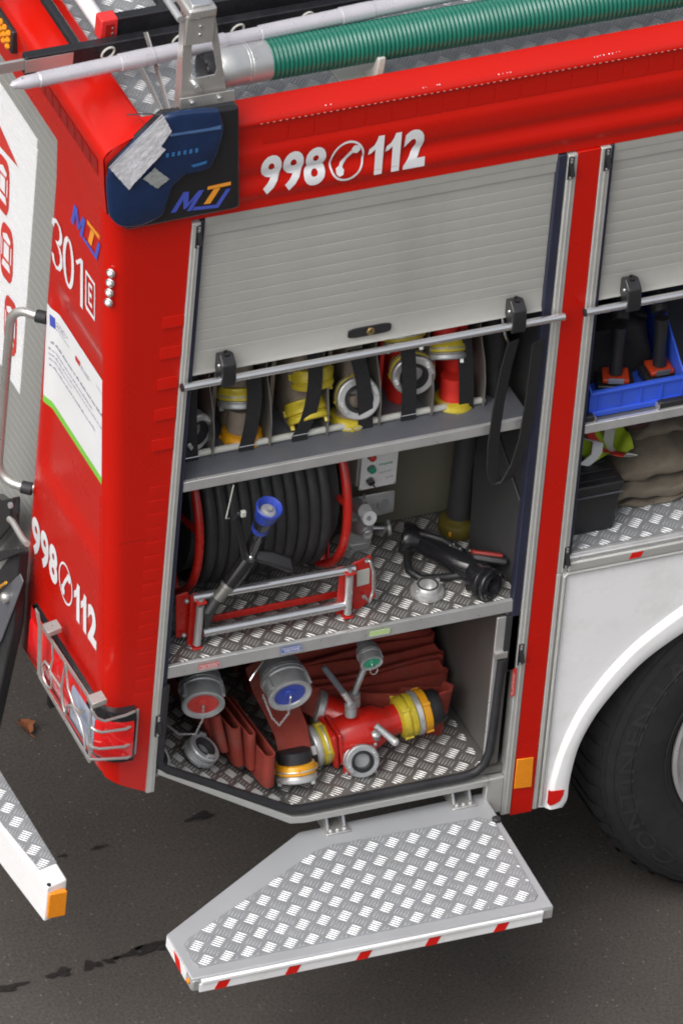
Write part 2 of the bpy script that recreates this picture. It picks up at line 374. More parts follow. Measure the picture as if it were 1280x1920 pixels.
# ------------------------------------------------------------------ storz coupling made of parts
def coupling(parent, name, c, d, r, m_collar, m_ring, depth=None, face_m=None, tail=None, tail_l=.07):
    """c = centre of the open face, d = facing direction"""
    depth = depth or r * 1.0; d = Vector(d).normalized(); c = Vector(c)
    mb = MB()
    mb.lathe(c, -d, [(r * .66, 0), (r * .94, 0), (r, r * .06), (r, r * .26), (r * .93, r * .30), (r * .93, r * .36)], 30, caps=(0, 1))
    a, b_, _ = frame(d)
    for k in range(2):  # claws
        t = math.pi * k + .5; q = a * math.cos(t) + b_ * math.sin(t); q2 = d.cross(q)
        mb.obox(c + q * r * .80 + d * r * .10, q * r * .10, q2 * r * .22, d * r * .12)
    ring = build(mb, name, m_ring, parent, bev=.0012, ang=40)
    mb = MB().lathe(c, -d, [(r * .92, r * .37), (r * 1.01, r * .42), (r * 1.01, r * .72), (r * .96, r * .78), (r * .95, depth * .96), (r * .88, depth), (r * .5, depth)], 30)
    for k in range(4):  # spanner lugs
        t = math.pi / 2 * k + .2; q = a * math.cos(t) + b_ * math.sin(t); q2 = d.cross(q)
        mb.obox(c + q * r * 1.02 - d * r * .57, q * r * .05, q2 * r * .05, d * r * .14)
    build(mb, 'collar', m_collar, ring, ang=40)
    if tail is not None: build(MB().lathe(c - d * (depth - .004), -d, [(r * .70, 0), (r * .72, .012), (r * .68, .016), (r * .70, .03), (r * .66, tail_l)], 24), 'hose_neck', tail, ring, ang=40)
    build(MB().lathe(c, -d, [(r * 1.015, r * .54), (r * 1.03, r * .56), (r * 1.03, r * .60), (r * 1.015, r * .62)], 30), 'bead', m_ring, ring, ang=40)
    mb = MB().lathe(c + d * .0008, -d, [(r * .66, -.001), (r * .66, r * .06), (r * .54, r * .06), (r * .50, r * .02), (r * .47, r * .02), (r * .46, depth * .9), (.0, depth * .9)], 28, caps=(0, 1))
    build(mb, 'seal', face_m or RUBBER, ring, ang=40)
    return ring
# ================================================================== GROUND
ground = build(MB().add([(-150, -150, 0), (150, -150, 0), (150, 150, 0), (-150, 150, 0)], [(0, 1, 2, 3)]), 'ground', GR)
ground['kind'] = 'structure'
def wet(px, py, rx, ry, rot=0.0):
    c = P(px, py, z=.004); n = 22; pts = []
    for i in range(n):
        t = 2 * math.pi * i / n; k = 1 + .35 * math.sin(3 * t + px) + .25 * math.sin(5 * t + py) + random.uniform(-.12, .12)
        u, w = rx * k * math.cos(t), ry * k * math.sin(t)
        pts.append((c.x + u * math.cos(rot) - w * math.sin(rot), c.y + u * math.sin(rot) + w * math.cos(rot), .004))
    build(MB().add(pts, [tuple(range(n))]), 'wet_patch', WET, ground)
for a in ((20, 1850, .045, .013, .1), (112, 1824, .038, .014, .25), (172, 1809, .027, .015, .0), (208, 1800, .022, .010, .2), (245, 1786, .04, .010, .35), (285, 1775, .05, .016, .3),
          (330, 1765, .05, .02, .3), (375, 1530, .035, .014, .1), (185, 1588, .022, .006, .1), (118, 1604, .014, .005, .0)): wet(*a)
lf = P(48, 1362, z=.01); mb = MB()
def leaf(u, v):
    w = .022 * math.sin(math.pi * min(1, v * 1.02)) ** .8 * (1 + .25 * math.sin(v * 19)); return lf + Vector(((u - .5) * 2 * w, (v - .5) * .08, .012 * abs(u - .5) + .012 * math.sin(v * 4)))
mb.grid(leaf, 6, 12); mb.tube([lf + Vector((0, -.037, 0)), lf + Vector((.006, -.06, .004))], .0015, 6)
tag(build(mb, 'fallen_leaf', WOODG), 'dry reddish brown leaf lying on the asphalt behind the truck', 'leaf')

# ================================================================== FIRE TRUCK BODY
T = thing('fire_truck', 'red fire engine body with open equipment lockers and white wheel arch', 'fire engine', (.0, 1.25, .0))
def part(mb, name, m, bev=0.0, parent=None, ang=35, seg=2): return build(mb, name, m, parent or T, bev, seg, ang)
XE = 3.2
# hidden bulk: chassis, inner walls
part(MB().box((.36, .70, .42), (XE, 2.40, 1.15)), 'chassis', DARK)
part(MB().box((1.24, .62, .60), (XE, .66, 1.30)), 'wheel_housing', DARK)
part(MB().box((-.10, 2.44, .80), (XE, 2.50, 2.96)), 'side_wall', RED, .01)
part(MB().box((XE, .02, .55), (XE + .05, 2.50, 2.96)), 'end_wall', RED, .01)
part(MB().box((-.13, .03, 2.70), (XE, 2.44, 2.90)), 'roof_core', DARK)
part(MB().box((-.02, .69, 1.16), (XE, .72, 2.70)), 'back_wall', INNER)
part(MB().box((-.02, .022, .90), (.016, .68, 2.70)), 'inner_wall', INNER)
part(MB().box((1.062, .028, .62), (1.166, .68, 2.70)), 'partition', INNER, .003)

# upper red side panel: extruded profile with shallow ribs
prof = [(.072, 2.935), (.072, 2.978), (.062, 2.986), (.03, 2.976), (.008, 2.966), (-.003, 2.957), (-.004, 2.947), (.004, 2.942), (.005, 2.905), (.005, 2.872), (-.001, 2.862), (-.003, 2.842), (-.001, 2.808), (.002, 2.795), (.007, 2.782), (.006, 2.766), (-.001, 2.752), (-.005, 2.735), (-.003, 2.716), (.003, 2.706), (.004, 2.690), (.003, 2.674), (.03, 2.674)]
mb = MB(); mb.grid(lambda u, v: (-.16 + u * (XE + .16), prof[round(v * (len(prof) - 1))][0], prof[round(v * (len(prof) - 1))][1]), 24, len(prof) - 1)
part(mb, 'side_header_panel', RED, ang=50)
mb = MB(); x = .165
while x < XE - .05:  # stitched bright edge of the tape below the roof rail
    mb.box((x, -.0056, 2.9462), (x + .006, -.0036, 2.9480)); x += .0175
part(mb, 'stitched_tape_edge', mat('dull_stitch', (.45, .22, .19), .5))
mb = MB()
for x, dz in ((.35, .004), (.62, .004), (.655, .007), (.83, .003), (.855, .004), (1.10, .004), (1.115, .008), (1.14, .008), (1.16, .014)):
    for k in range(2): mb.lathe((x + k * .009 + random.uniform(-.003, .003), .0035, 2.962 + dz * .4), (0, -.6, .8), [(.0010 + random.random() * .0010, 0), (.0004, .0008)], 7)
part(mb, 'paint_chips', WHITEV)
# contour tape squares below the seam: thin plates
mb0 = None
for i in range(40):
    x0 = .18 + i * .072
    if x0 > XE - .1: break
    if mb0 is None:
        mb0 = part(MB().box((x0, .0035, 2.876), (x0 + .068, .0052, 2.940)), 'tape_square', RED, .0008)
    else: copy_at(mb0, T, (i * .072, 0, 0))

# roof deck of tread plate
part(MB().box((-.14, .072, 2.902), (XE, 2.43, 2.925)), 'roof_deck', CHECK, .002)
mb = treads(MB(), (0, 0, 2.925), X, Y, Z, inpoly([(-.13, .08), (2.0, .08), (2.0, .75), (-.13, .75)]), -.13, 2.0, .08, .75, (.01, .02))
o = part(mb, 'roof_tread_pattern', TREAD); o['kind'] = 'stuff'
# rear roof rim
rp = [(-.132, 2.92), (-.138, 2.982), (-.150, 2.988), (-.19, 2.972), (-.235, 2.952), (-.254, 2.940), (-.264, 2.922), (-.262, 2.90), (-.255, 2.83), (-.243, 2.745), (-.18, 2.742)]
mb = MB(); mb.grid(lambda u, v: (rp[round(v * (len(rp) - 1))][0], -.001 + u * 2.49, rp[round(v * (len(rp) - 1))][1]), 20, len(rp) - 1)
part(mb, 'rear_roof_rim', RED, ang=50)
part(MB().prism([(-.13, .0, 2.93), (-.14, .0, 2.984), (-.235, 0, 2.95), (-.26, 0, 2.92), (-.24, 0, 2.745), (-.13, 0, 2.745)], (0, .02, 0)), 'rim_end', RED)
q0 = None
for i in range(9):  # darker tape squares along the rear slope
    yy = .04 + i * .052
    mb = MB().add([(-.2632, yy, 2.892), (-.2632, yy + .047, 2.892), (-.2572, yy + .047, 2.842), (-.2572, yy, 2.842)], [(0, 1, 2, 3)])
    if q0 is None: q0 = part(mb, 'rim_tape_square', REDDARK)
    else: copy_at(q0, T, (0, i * .052, 0))
# grey tube and amber lamps behind the rim
part(MB().tube([(-.085, .33, 2.985), (-.085, 2.2, 2.985)], .021, 16), 'roof_handrail', WHITE)
for k in range(3):
    y0 = .60 + k * .16; lam = part(MB().box((-.275, y0, 2.845), (-.250, y0 + .15, 2.915)), 'amber_flasher', BLACKP, .004)
    mb = MB()
    for a in range(5):
        for c in range(3): mb.ball((-.277, y0 + .02 + a * .027, 2.86 + c * .02), .0095, 8)
    part(mb, 'lens', AMBER, parent=lam)

# ------------------------------------------------------------------ rear corner column (leaning face, wide radius)
def yl(z): return .378 + (2.536 - z) * .1375
def recess(y, z):
    def ss(a, b_, t): t = max(0, min(1, (t - a) / (b_ - a))); return t * t * (3 - 2 * t)
    e = yl(z) - .028
    k = ss(e, e - .045, y) * ss(2.27, 2.225, z) * ss(1.56, 1.62, z) * ss(-.01, .05, y)
    return .011 * k
RC_ = .050
def plan_pts(z):
    a = xr(z) if z < 2.60 else xr(2.60) - (z - 2.60) * .1
    L_ = yl(z); pts = [(a + .09, L_), (a + .012, L_), (a + .003, L_ - .002), (a, L_ - .008)]
    n = 26
    for i in range(1, n + 1):
        y = L_ - .008 + (RC_ + .005 - (L_ - .008)) * i / n; pts.append((a + recess(y, z), y))
    for i in range(1, 9):
        t = math.pi / 2 * i / 8; pts.append((a + RC_ - RC_ * math.cos(t), RC_ - RC_ * math.sin(t)))
    x0 = a + RC_
    for i in range(1, 9): pts.append((x0 + (-.003 - x0) * i / 8, 0.0))
    pts.append((-.003, .03)); return pts
def zbot(x, y):
    if y > .03: return .885
    return .813 + .068 * min(1, max(0, -x / .125)) ** 1.1
zs = [0, .02, .05, .1, .2, .3, .4, .5]; ZL = []
def colmesh():
    mb = MB(); rows = []
    levels = [0.0, .004, .012] + [i / 70 for i in range(1, 71)]
    for t in levels:
        z = .885 + t * (2.90 - .885); row = []
        for x, y in plan_pts(z):
            zb = zbot(x, y); row.append((x, y, zb + t * (2.90 - zb)))
        rows.append(row)
    n = len(rows[0]); v = [q for r in rows for q in r]
    return mb.add(v, [(j * n + i, j * n + i + 1, (j + 1) * n + i + 1, (j + 1) * n + i) for j in range(len(rows) - 1) for i in range(n - 1)])
colo = part(colmesh(), 'rear_corner_panel', RED, ang=50)
def RS(y, z, off=.0015): return Vector((xr(z) + recess(y, z) - off, y, z))
part(MB().box((-.135, -.0008, 1.6645), (-.004, .001, 1.6660)), 'panel_seam', REDDARK)
# wedges beside the trim, shaped to catch the sky as bright squares
lv = None
for i in range(5):
    mb = MB().prism([(-.062, -.001, 2.380), (-.004, -.001, 2.380), (-.004, -.0050, 2.346), (-.062, -.0050, 2.346)], (0, 0.0045, -.0005))
    if lv is None: lv = part(mb, 'sky_wedge', RED, .0006)
    else: copy_at(lv, T, (-.0005 * i, 0, -.0985 * i))
# faint tape squares lower on the side
tq = None
for i in range(16):
    mb = MB().box((-.058, -.0010, 1.80), (-.006, -.0001, 1.832))
    if tq is None: tq = part(mb, 'side_tape_square', RED, .0006)
    else: copy_at(tq, T, (0, 0, -.0455 * i))
tq = None
for i in range(22):
    mb = MB().add([(-.229, .052, 2.32), (-.229, .026, 2.32), (-.2225, .026, 2.262), (-.2225, .052, 2.262)], [(0, 1, 2, 3)])
    if i >= 9:
        z = 2.25 - i * .050
        mb = MB().add([(xr(z) - .0012, .050, z), (xr(z) + .0035, .030, z), (xr(z - .044) + .0035, .030, z - .044), (xr(z - .044) - .0012, .050, z - .044)], [(0, 1, 2, 3)])
        part(mb, 'corner_tape_square', RED)

# lettering on the rear column
def rearfn(y0, y1, z0, z1, off=.002, sh=0.0):
    return lambda u, v: RS(y0 + (y1 - y0) * u + sh * v, z0 + (z1 - z0) * v, off)
def phone_icon(fn):  # circle and handset in unit square
    mb = MB(); ring = [(.5 + .47 * math.cos(t * math.pi / 20), .5 + .47 * math.sin(t * math.pi / 20)) for t in range(41)]
    strokes(mb, [ring], .055, fn)
    hs_ = [(.30, .30), (.37, .42), (.46, .54), (.57, .66), (.70, .76)]
    strokes(mb, [hs_], .10, fn)
    fn0 = fn; fn = lambda u, v: fn0(u, v) + Vector((-.0004, -.0004, 0))
    mb.add([fn(*q) for q in ((.20, .34), (.34, .40), (.43, .28), (.41, .17), (.30, .14), (.21, .22))], [tuple(range(6))])
    mb.add([fn(*q) for q in ((.60, .78), (.68, .86), (.82, .83), (.86, .72), (.78, .64), (.67, .66))], [tuple(range(6))])
    return mb
def number(fn, name, wtot):  # 998 (phone) 112 ; fn on unit square
    mb = MB()
    text_on(mb, '998', lambda u, v: fn(u * .395, v), .038, 1.06)
    ONE = [(.48, 0), (.98, 0), (.98, 1), (.60, 1), (.52, .88), (.36, .76), (.08, .68), (.08, .50), (.30, .55), (.48, .65)]
    for o1_ in (.648, .752): mb.add([fn(o1_ + x_ * .094, y_) for x_, y_ in ONE], [tuple(range(len(ONE)))])
    text_on(mb, '2', lambda u, v: fn(.868 + u * .132, v), .05)
    ic = phone_icon(lambda u, v: fn(.418 + u * .212, -.02 + 1.04 * v)); mb.add(ic.v, ic.f)
    return part(mb, name, WHITEV)
number(rearfn(.522, .062, 1.270, 1.397), 'emergency_number', 1)
y0 = .392
def s301(u, v): return RS(.385 - u * .230, 2.325 + v * .150, .002)
three = [(.02, .80), (.05, .93), (.13, 1.0), (.22, .97), (.27, .86), (.27, .72), (.22, .60), (.14, .55), (.22, .50), (.28, .38), (.28, .20), (.22, .06), (.13, .0), (.05, .06), (.02, .20)]
zero = [(.50 + .13 * math.sin(t) * (1 if 1 else 1), .5 + .5 * math.cos(t)) for t in [i * math.pi / 12 for i in range(25)]]
one = [(.76, .78), (.90, 1.0), (.90, -.04)]
mb = strokes(MB(), [three, zero], .075, s301); strokes(mb, [one[1:]], .075, s301); strokes(mb, [[(.74, .76), (.88, .96)]], .06, lambda u, v: s301(u, v) + Vector((-.0004, 0, 0)))
part(mb, 'unit_number', WHITEV)
def eb(u, v): return RS(.150 - u * .062, 2.345 + v * .112, .002)
part(strokes(MB(), [[(.03, 0), (.03, 1), (1, 1), (1, 0), (.03, 0)], [(.72, .25), (.36, .25), (.36, .78), (.72, .78)], [(.43, .52), (.68, .52)]], .13, eb), 'boxed_letter', WHITEV)
def mlt(u, v): return RS(.250 - u * .205 - v * .014, 2.545 + v * .072, .002)
def dashes(mb, fn, asp):  # print too small to read: a line of word-like marks
    u = 0.0
    while u < .97:
        w = random.uniform(1.2, 4.5) / asp; e = min(1, u + w); x_ = u
        while x_ < e:
            c = min(e, x_ + .55 / asp); h_ = random.choice((.6, .6, .6, 1.0)); mb.add([fn(x_, 0), fn(c, 0), fn(c, h_), fn(x_, h_)], [(0, 1, 2, 3)]); x_ += .75 / asp
        u = e + .7 / asp
# logo: M, tray, T
def logo(fn, pb, po, parent=None):
    mb = MB()
    M_ = [(0, 0), (.10, 0), (.165, .60), (.225, .12), (.27, .12), (.37, .60), (.30, 0), (.385, 0), (.50, 1), (.40, 1), (.28, .42), (.22, 1), (.12, 1)]
    mb.add([fn(*p) for p in M_], [tuple(range(len(M_)))])
    T_ = [(.40, 0), (.88, 0), (1.0, .92), (.92, .92), (.815, .17), (.42, .17)]
    mb.add([fn(*p) for p in T_], [tuple(range(len(T_)))])
    o1 = build(mb, 'logo_letters', LOGOB, parent or T)
    mb = MB()
    for q in ([(.56, .98), (.98, 1.10), (.96, 1.28), (.55, 1.15)], [(.68, .99), (.80, 1.02), (.70, .26), (.58, .26)]): mb.add([fn(*p) for p in q], [(0, 1, 2, 3)])
    build(mb, 'logo_initial', LOGOO, parent or T)
logo(lambda u, v: RS(.255 - u * .205 - v * .0, 2.545 + v * .072 + .0, .0022), LOGOB, LOGOO)
# number on the side header follows its ribs
def hy(z):
    for (y0, z0), (y1, z1) in zip(prof[5:], prof[6:]):
        if z1 <= z <= z0: return y0 + (y1 - y0) * (z - z0) / (z1 - z0)
    return 0.0
HPROF = list(prof)
def sidefn(u, v): z = 2.720 + .121 * v; return Vector((.178 + .460 * u, min(hy(z), hy(z + .006), hy(z - .006)) - .0016, z))
number(sidefn, 'emergency_number', 1)
# poster following the pressed recess
NP = 36
def post(y0, y1, z0, z1, off):
    def f(u, v):
        y = y0 + (y1 - y0) * u; return RS(y, z0 + (z1 - z0) * v, off)
    return f
def pleft(z): return .418 + (.447 - .418) * (2.165 - z) / (2.165 - 1.823)
def postm(z0, z1, off):
    def f(u, v):
        z = z0 + (z1 - z0) * v; return RS(pleft(z) + (.030 - pleft(z)) * u, z, off)
    return f
mb = MB(); mb.grid(postm(1.846, 2.165, .0018), NP, 14); poster = part(mb, 'information_poster', WHITEV, ang=60)
mb = MB(); mb.grid(postm(1.823, 1.8455, .0018), NP, 2); part(mb, 'poster_stripe', POSTERG, parent=poster, ang=60)
mb = MB()
for k, (a, c, zz, hh) in enumerate(((.375, .300, 2.128, .006), (.375, .318, 2.117, .006), (.375, .29, 2.106, .004), (.205, .135, 2.106, .005), (.205, .150, 2.098, .004), (.10, .04, 2.120, .004), (.40, .05, 2.047, .009), (.41, .12, 2.022, .006), (.41, .06, 2.005, .006), (.41, .27, 1.988, .005), (.41, .10, 1.966, .006))):
    dashes(mb, post(a, c, zz, zz + hh, .003), abs(a - c) / hh)
part(mb, 'poster_print', INK, parent=poster)['kind'] = 'stuff'
mb = MB(); mb.grid(post(.400, .378, 2.105, 2.142, .003), 4, 2); part(mb, 'poster_emblem', LOGOB, parent=poster)
mb = MB(); mb.grid(post(.245, .212, 2.100, 2.116, .003), 4, 2); part(mb, 'poster_flag', STICKR, parent=poster)
# LED strip on the corner
for i in range(4):
    c = Vector((xr(2.55) + .012, .010, 2.548 - i * .031)); d = Vector((-.75, -.66, .05))
    led = part(MB().lathe(c, d, [(.0125, 0), (.0125, .004), (.009, .006)], 16), 'marker_led', CHROME)
    part(MB().ball(c + d * .004, .0085, 10), 'lens', WHITEV, parent=led)
# grab handle
h0, h1 = PR(85, 594), PR(58, 915)
a, b_ = h0 + Vector((-.01, .0, 0)), h1 + Vector((-.01, 0, 0)); ofs = Vector((-.055, .075, -.005))
pth = [a + Vector((.02, 0, 0)), a + ofs * .25]
for i in range(7): t = math.pi / 2 * i / 6; pth.append(a + ofs * (.45 + .55 * math.sin(t)) + Vector((0, 0, -.055 * (1 - math.cos(t)))))
q = []
for i in range(7): t = math.pi / 2 * i / 6; q.append(b_ + ofs * (.45 + .55 * math.sin(t)) + Vector((0, 0, .055 * (1 - math.cos(t)))))
pth += q[::-1] + [b_ + ofs * .25, b_ + Vector((.02, 0, 0))]
gh = part(MB().tube(pth, .0125, 14), 'grab_handle', STEEL, ang=60)
for c in (a, b_): part(MB().tube([c + Vector((.012, -.006, 0)), c + ofs * .17], .0175, 14), 'rubber_collar', RUBBER, parent=gh)

# ------------------------------------------------------------------ rear shutter with pictogram
XS = -.110
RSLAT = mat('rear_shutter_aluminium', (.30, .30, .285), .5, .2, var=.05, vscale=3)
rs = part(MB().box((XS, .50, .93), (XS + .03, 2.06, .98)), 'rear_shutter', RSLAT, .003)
def slat_mesh(mb, p, q, w, hvec, nrm, hh):  # slat from p to q
    p, q, nrm, hvec = Vector(p), Vector(q), Vector(nrm), Vector(hvec)
    pr_ = [(0, -.004), (.0, .0018), (.03, .0027), (.3, .0030), (.6, .0030), (.96, .0027), (.985, .0020), (.985, -.004)]
    n = len(pr_); v = [e + hvec * a + nrm * b_ for e in (p, q) for a, b_ in pr_]
    return mb.add(v, [(i, i + 1, n + i + 1, n + i) for i in range(n - 1)] + [tuple(range(n)), tuple(range(n, 2 * n))[::-1]])
sp = .0275; s0 = None
for i in range(64):
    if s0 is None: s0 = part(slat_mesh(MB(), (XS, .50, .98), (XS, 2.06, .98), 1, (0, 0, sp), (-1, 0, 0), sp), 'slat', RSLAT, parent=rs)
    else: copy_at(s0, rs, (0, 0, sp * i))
part(MB().box((XS - .006, .49, 2.742), (XS + .04, 2.08, 2.78)), 'shutter_header', RED)
w0, w1 = P(75, 265, x=XS), P(40, 745, x=XS)
mb = MB()
ytop, ybot, yr_ = w0.z + .012, w1.z - .012, w0.y
for i in range(64):
    za, zb_ = .98 + sp * i + .0017, .98 + sp * (i + .94)
    if za < ybot or zb_ > ytop: continue
    inset = 0.0
    for e in (za - ybot, ytop - zb_):
        if e < .03: inset = max(inset, .03 - math.sqrt(max(0, .03 ** 2 - (.03 - e) ** 2)))
    mb.box((XS - .0048, yr_ + inset, za), (XS - .0030, 1.9, zb_))
part(mb, 'white_panel', WHITEV, parent=rs)
def car_icon(c, sc=1.0, tilt=0.0):
    mb = MB()
    def fn(u, v):
        uu, vv = (u - .5) * .088 * sc, (v - .5) * .165 * sc; return Vector((XS - .0062, c.y - uu * math.cos(tilt) - vv * math.sin(tilt), c.z + vv * math.cos(tilt) - uu * math.sin(tilt)))
    body = rr2(0, 0, 1, 1, .3, 6); mb.add([fn(*q) for q in body], [tuple(range(len(body)))]); r = part(mb, 'car_pictogram', STICKR, parent=rs)
    return r
def car_win(c, sc=1.0, tilt=0.0):
    mb = MB()
    def fn(u, v):
        uu, vv = (u - .5) * .088 * sc, (v - .5) * .165 * sc; return Vector((XS - .0072, c.y - uu * math.cos(tilt) - vv * math.sin(tilt), c.z + vv * math.cos(tilt) - uu * math.sin(tilt)))
    for q in ([(.18, .78), (.5, .86), (.82, .78), (.76, .70), (.24, .70)], [(.16, .20), (.84, .20), (.76, .33), (.24, .33)], [(.10, .36), (.17, .38), (.17, .66), (.10, .70)], [(.90, .36), (.83, .38), (.83, .66), (.90, .70)], [(.30, .38), (.70, .38), (.70, .66), (.30, .66)]):
        mb.add([fn(*p) for p in q], [tuple(range(len(q)))])
    part(mb, 'car_pictogram_windows', WHITEV, parent=rs)
for px, py in ((10, 345), (17, 473), (24, 610), (-45, 330), (-40, 470), (-33, 590)):
    c = P(px, py, x=XS); car_icon(c, 1.0, -.10); car_win(c, 1.0, -.10)
ar = [P(*q, x=XS - .0062) for q in ((-20, 190), (34, 313), (-30, 240))]; part(MB().add(ar, [(0, 1, 2)]), 'arrow_pictogram', STICKR, parent=rs)

# ------------------------------------------------------------------ corner beacon
BC = part(MB().prism([(-.115, -.030, 3.042), (.092, -.030, 3.034), (.118, -.030, 2.708), (-.195, -.030, 2.700), (-.240, -.030, 2.748), (-.254, -.030, 2.905)], (0, .045, 0)), 'corner_beacon', BLACKG, .012, seg=4)
def bq(px, py, y=-.034): return P(px, py, y=y)
k = 260 / 1280
lens = [bq(200 + a * k, 190 + c * k) for a, c in ((540, 135), (1000, 70), (1050, 110), (1080, 220), (1065, 330), (1020, 480), (960, 590), (900, 620), (760, 640), (640, 735), (530, 850), (510, 1030), (480, 1070), (330, 1140), (170, 1165), (90, 1130), (25, 1030), (30, 620))]
cen_ = sum(lens, Vector()) / len(lens)
def rnd_poly(pts, k=4):
    out = []; n_ = len(pts)
    for i in range(n_):
        p0, p1, p2, p3 = pts[i - 1], pts[i], pts[(i + 1) % n_], pts[(i + 2) % n_]
        m1, m2 = (p2 - p0) * .32, (p3 - p1) * .32
        for j in range(k):
            t = j / k; out.append(p1 * (2 * t ** 3 - 3 * t * t + 1) + m1 * (t ** 3 - 2 * t * t + t) + p2 * (3 * t * t - 2 * t ** 3) + m2 * (t ** 3 - t * t))
    return out
LP_ = rnd_poly(lens); mb = MB(); rows_ = []
for sc_l, yo in ((1.0, .006), (1.0, .0), (.985, -.004), (.955, -.0065), (.90, -.008), (.70, -.0095), (.35, -.0105)):
    rows_.append([Vector((cen_.x + (p.x - cen_.x) * sc_l, p.y + yo, cen_.z + (p.z - cen_.z) * sc_l)) for p in LP_])
n_ = len(LP_); mb.add([q for r in rows_ for q in r], [(j * n_ + i, j * n_ + (i + 1) % n_, (j + 1) * n_ + (i + 1) % n_, (j + 1) * n_ + i) for j in range(len(rows_) - 1) for i in range(n_)] + [tuple((len(rows_) - 1) * n_ + i for i in range(n_))])
part(mb, 'blue_lens', LENSB, parent=BC, ang=60)
# upper facet of the lens, sky reflection painted in as lighter blue
qd = [bq(200 + a * k, 190 + c * k, y=yy) for a, c, yy in ((590, 245, -.034), (1060, 172, -.034), (1066, 262, -.0485), (590, 330, -.0485))]
part(MB().prism(qd, (0, .008, -.004)), 'lens_facet', LENSF, .003, parent=BC, seg=3)
mb = MB()
for i in range(6):
    c = bq(200 + (548 + i * 54) * k, 190 + (500 - i * 9) * k, y=-.0450); mb.box((c.x, c.y - .0012, c.z - .006), (c.x + .0075, c.y, c.z + .006))
part(mb, 'reflector_cell', LENSI, parent=BC)
mb = MB()
c = [bq(200 + a * k, 190 + c_ * k, y=-.0455) for a, c_ in ((780, 590), (930, 545), (920, 575), (800, 610))]; mb.add(c, [(0, 1, 2, 3)])
part(mb, 'reflector_glint', LENSI, parent=BC)
# edge moulding of the black cover
part(MB().tube([bq(200 + a * k, 190 + c * k, y=-.035) for a, c in ((990, 570), (950, 610), (760, 640), (640, 735), (535, 855), (518, 900))], .0022, 8), 'cover_edge', BLACKP, parent=BC)
logo(lambda u, v: bq(200 + (590 + 500 * u + 70 * 0 + 60 * v) * k, 190 + (1030 - 55 * u - 185 * v) * k, y=-.0312), LOGOB, LOGOO, BC)
# tape
def crinkle(pts, y, mname, m, nn=18, amp=.0012):
    p = [bq(*q, y=y) for q in pts]; rnd = random.Random(3)
    tab = [[rnd.uniform(-amp, amp) for _ in range(nn + 1)] for _ in range(nn + 1)]
    def f(u, v):
        b0 = p[0].lerp(p[1], u); b1 = p[3].lerp(p[2], u); q = b0.lerp(b1, v)
        return q + Vector((tab[round(v * nn)][round(u * nn)] * .6, -abs(tab[round(u * nn)][round(v * nn)]) - .001, tab[round(u * nn)][round(v * nn)]))
    part(MB().grid(f, nn, nn), mname, m, parent=BC, ang=25)
crinkle([(206, 316), (306, 216), (322, 246), (242, 356)], -.046, 'duct_tape', TAPE)
crinkle([(238, 330), (292, 268), (311, 280), (245, 350)], -.050, 'duct_tape', TAPE)
crinkle([(268, 335), (290, 314), (318, 335), (295, 353)], -.0470, 'worn_tape', TAPE2, 10, .0012)
part(MB().prism([bq(206, 316, y=-.036), bq(306, 216, y=-.036), bq(306, 216, y=.02), bq(206, 316, y=.02)], (-.0035, 0, .0035)), 'tape_fold', TAPE, parent=BC)
part(MB().tube([(-.115, -.02, 3.044), (-.15, .015, 3.03), (-.185, .05, 3.01)], .002, 6), 'cable_tie', BLACKP)

# ------------------------------------------------------------------ locker trims, pillar, seals
def trim(x0, x1, z0, z1, y0=-.006, y1=.03, name='door_guide'):
    o = part(MB().box((x0, y0, z0), (x1, y1, z1)), name, ALUPAINT, .003)
    part(MB().box((x0 + (x1 - x0) * .42, y0 - .0022, z0 + .004), (x0 + (x1 - x0) * .62, y0 + .001, z1 - .004)), 'guide_rib', ALUPAINT, .001, parent=o); return o
def seal(x0, x1, z0, z1): return part(MB().box((x0, .000, z0), (x1, .026, z1)), 'rubber_seal', DARKBLUE, .003)
trim(-.002, .022, .810, 2.668); seal(.0225, .036, .93, 2.668)
trim(1.050, 1.077, .488, 2.668); seal(1.024, 1.0495, .98, 2.668)
trim(1.143, 1.172, 1.283, 2.672); seal(1.1725, 1.183, 1.335, 2.672)
part(MB().box((1.0775, -.004, .480), (1.1425, .03, 2.672)), 'pillar', RED, .002)
trim(1.143, 1.158, .486, 1.283, name='fender_edge_trim')
ar_ = part(MB().prism([P(968, 1423, y=-.0045), P(999, 1419, y=-.0045), P(995, 1474, y=-.0045), P(962, 1478, y=-.0045)], (0, -.004, 0)), 'amber_reflector', AMBER, .0015)
# pillar lower-left alu plate
part(MB().box((.999, -.004, .50), (1.0495, .02, .62)), 'corner_plate', ALUPAINT, .003)
st = part(MB().prism([P(961, 1255, y=-.0085), P(969, 1252, y=-.0085), P(964, 1304, y=-.0085), P(956, 1307, y=-.0085)], (0, -.0008, 0)), 'warning_sticker', STICKR)
mb = MB(); 
o_ = P(957.5, 1303, y=-.0098); u_ = P(961.5, 1258, y=-.0098) - o_; v_ = P(962.5, 1302, y=-.0098) - o_
[dashes(mb, plan(o_ + v_ * (.12 + q * .28), u_ * .9, v_ * .14), 9) for q in range(3)]; part(mb, 'sticker_print', WHITEV, parent=st)
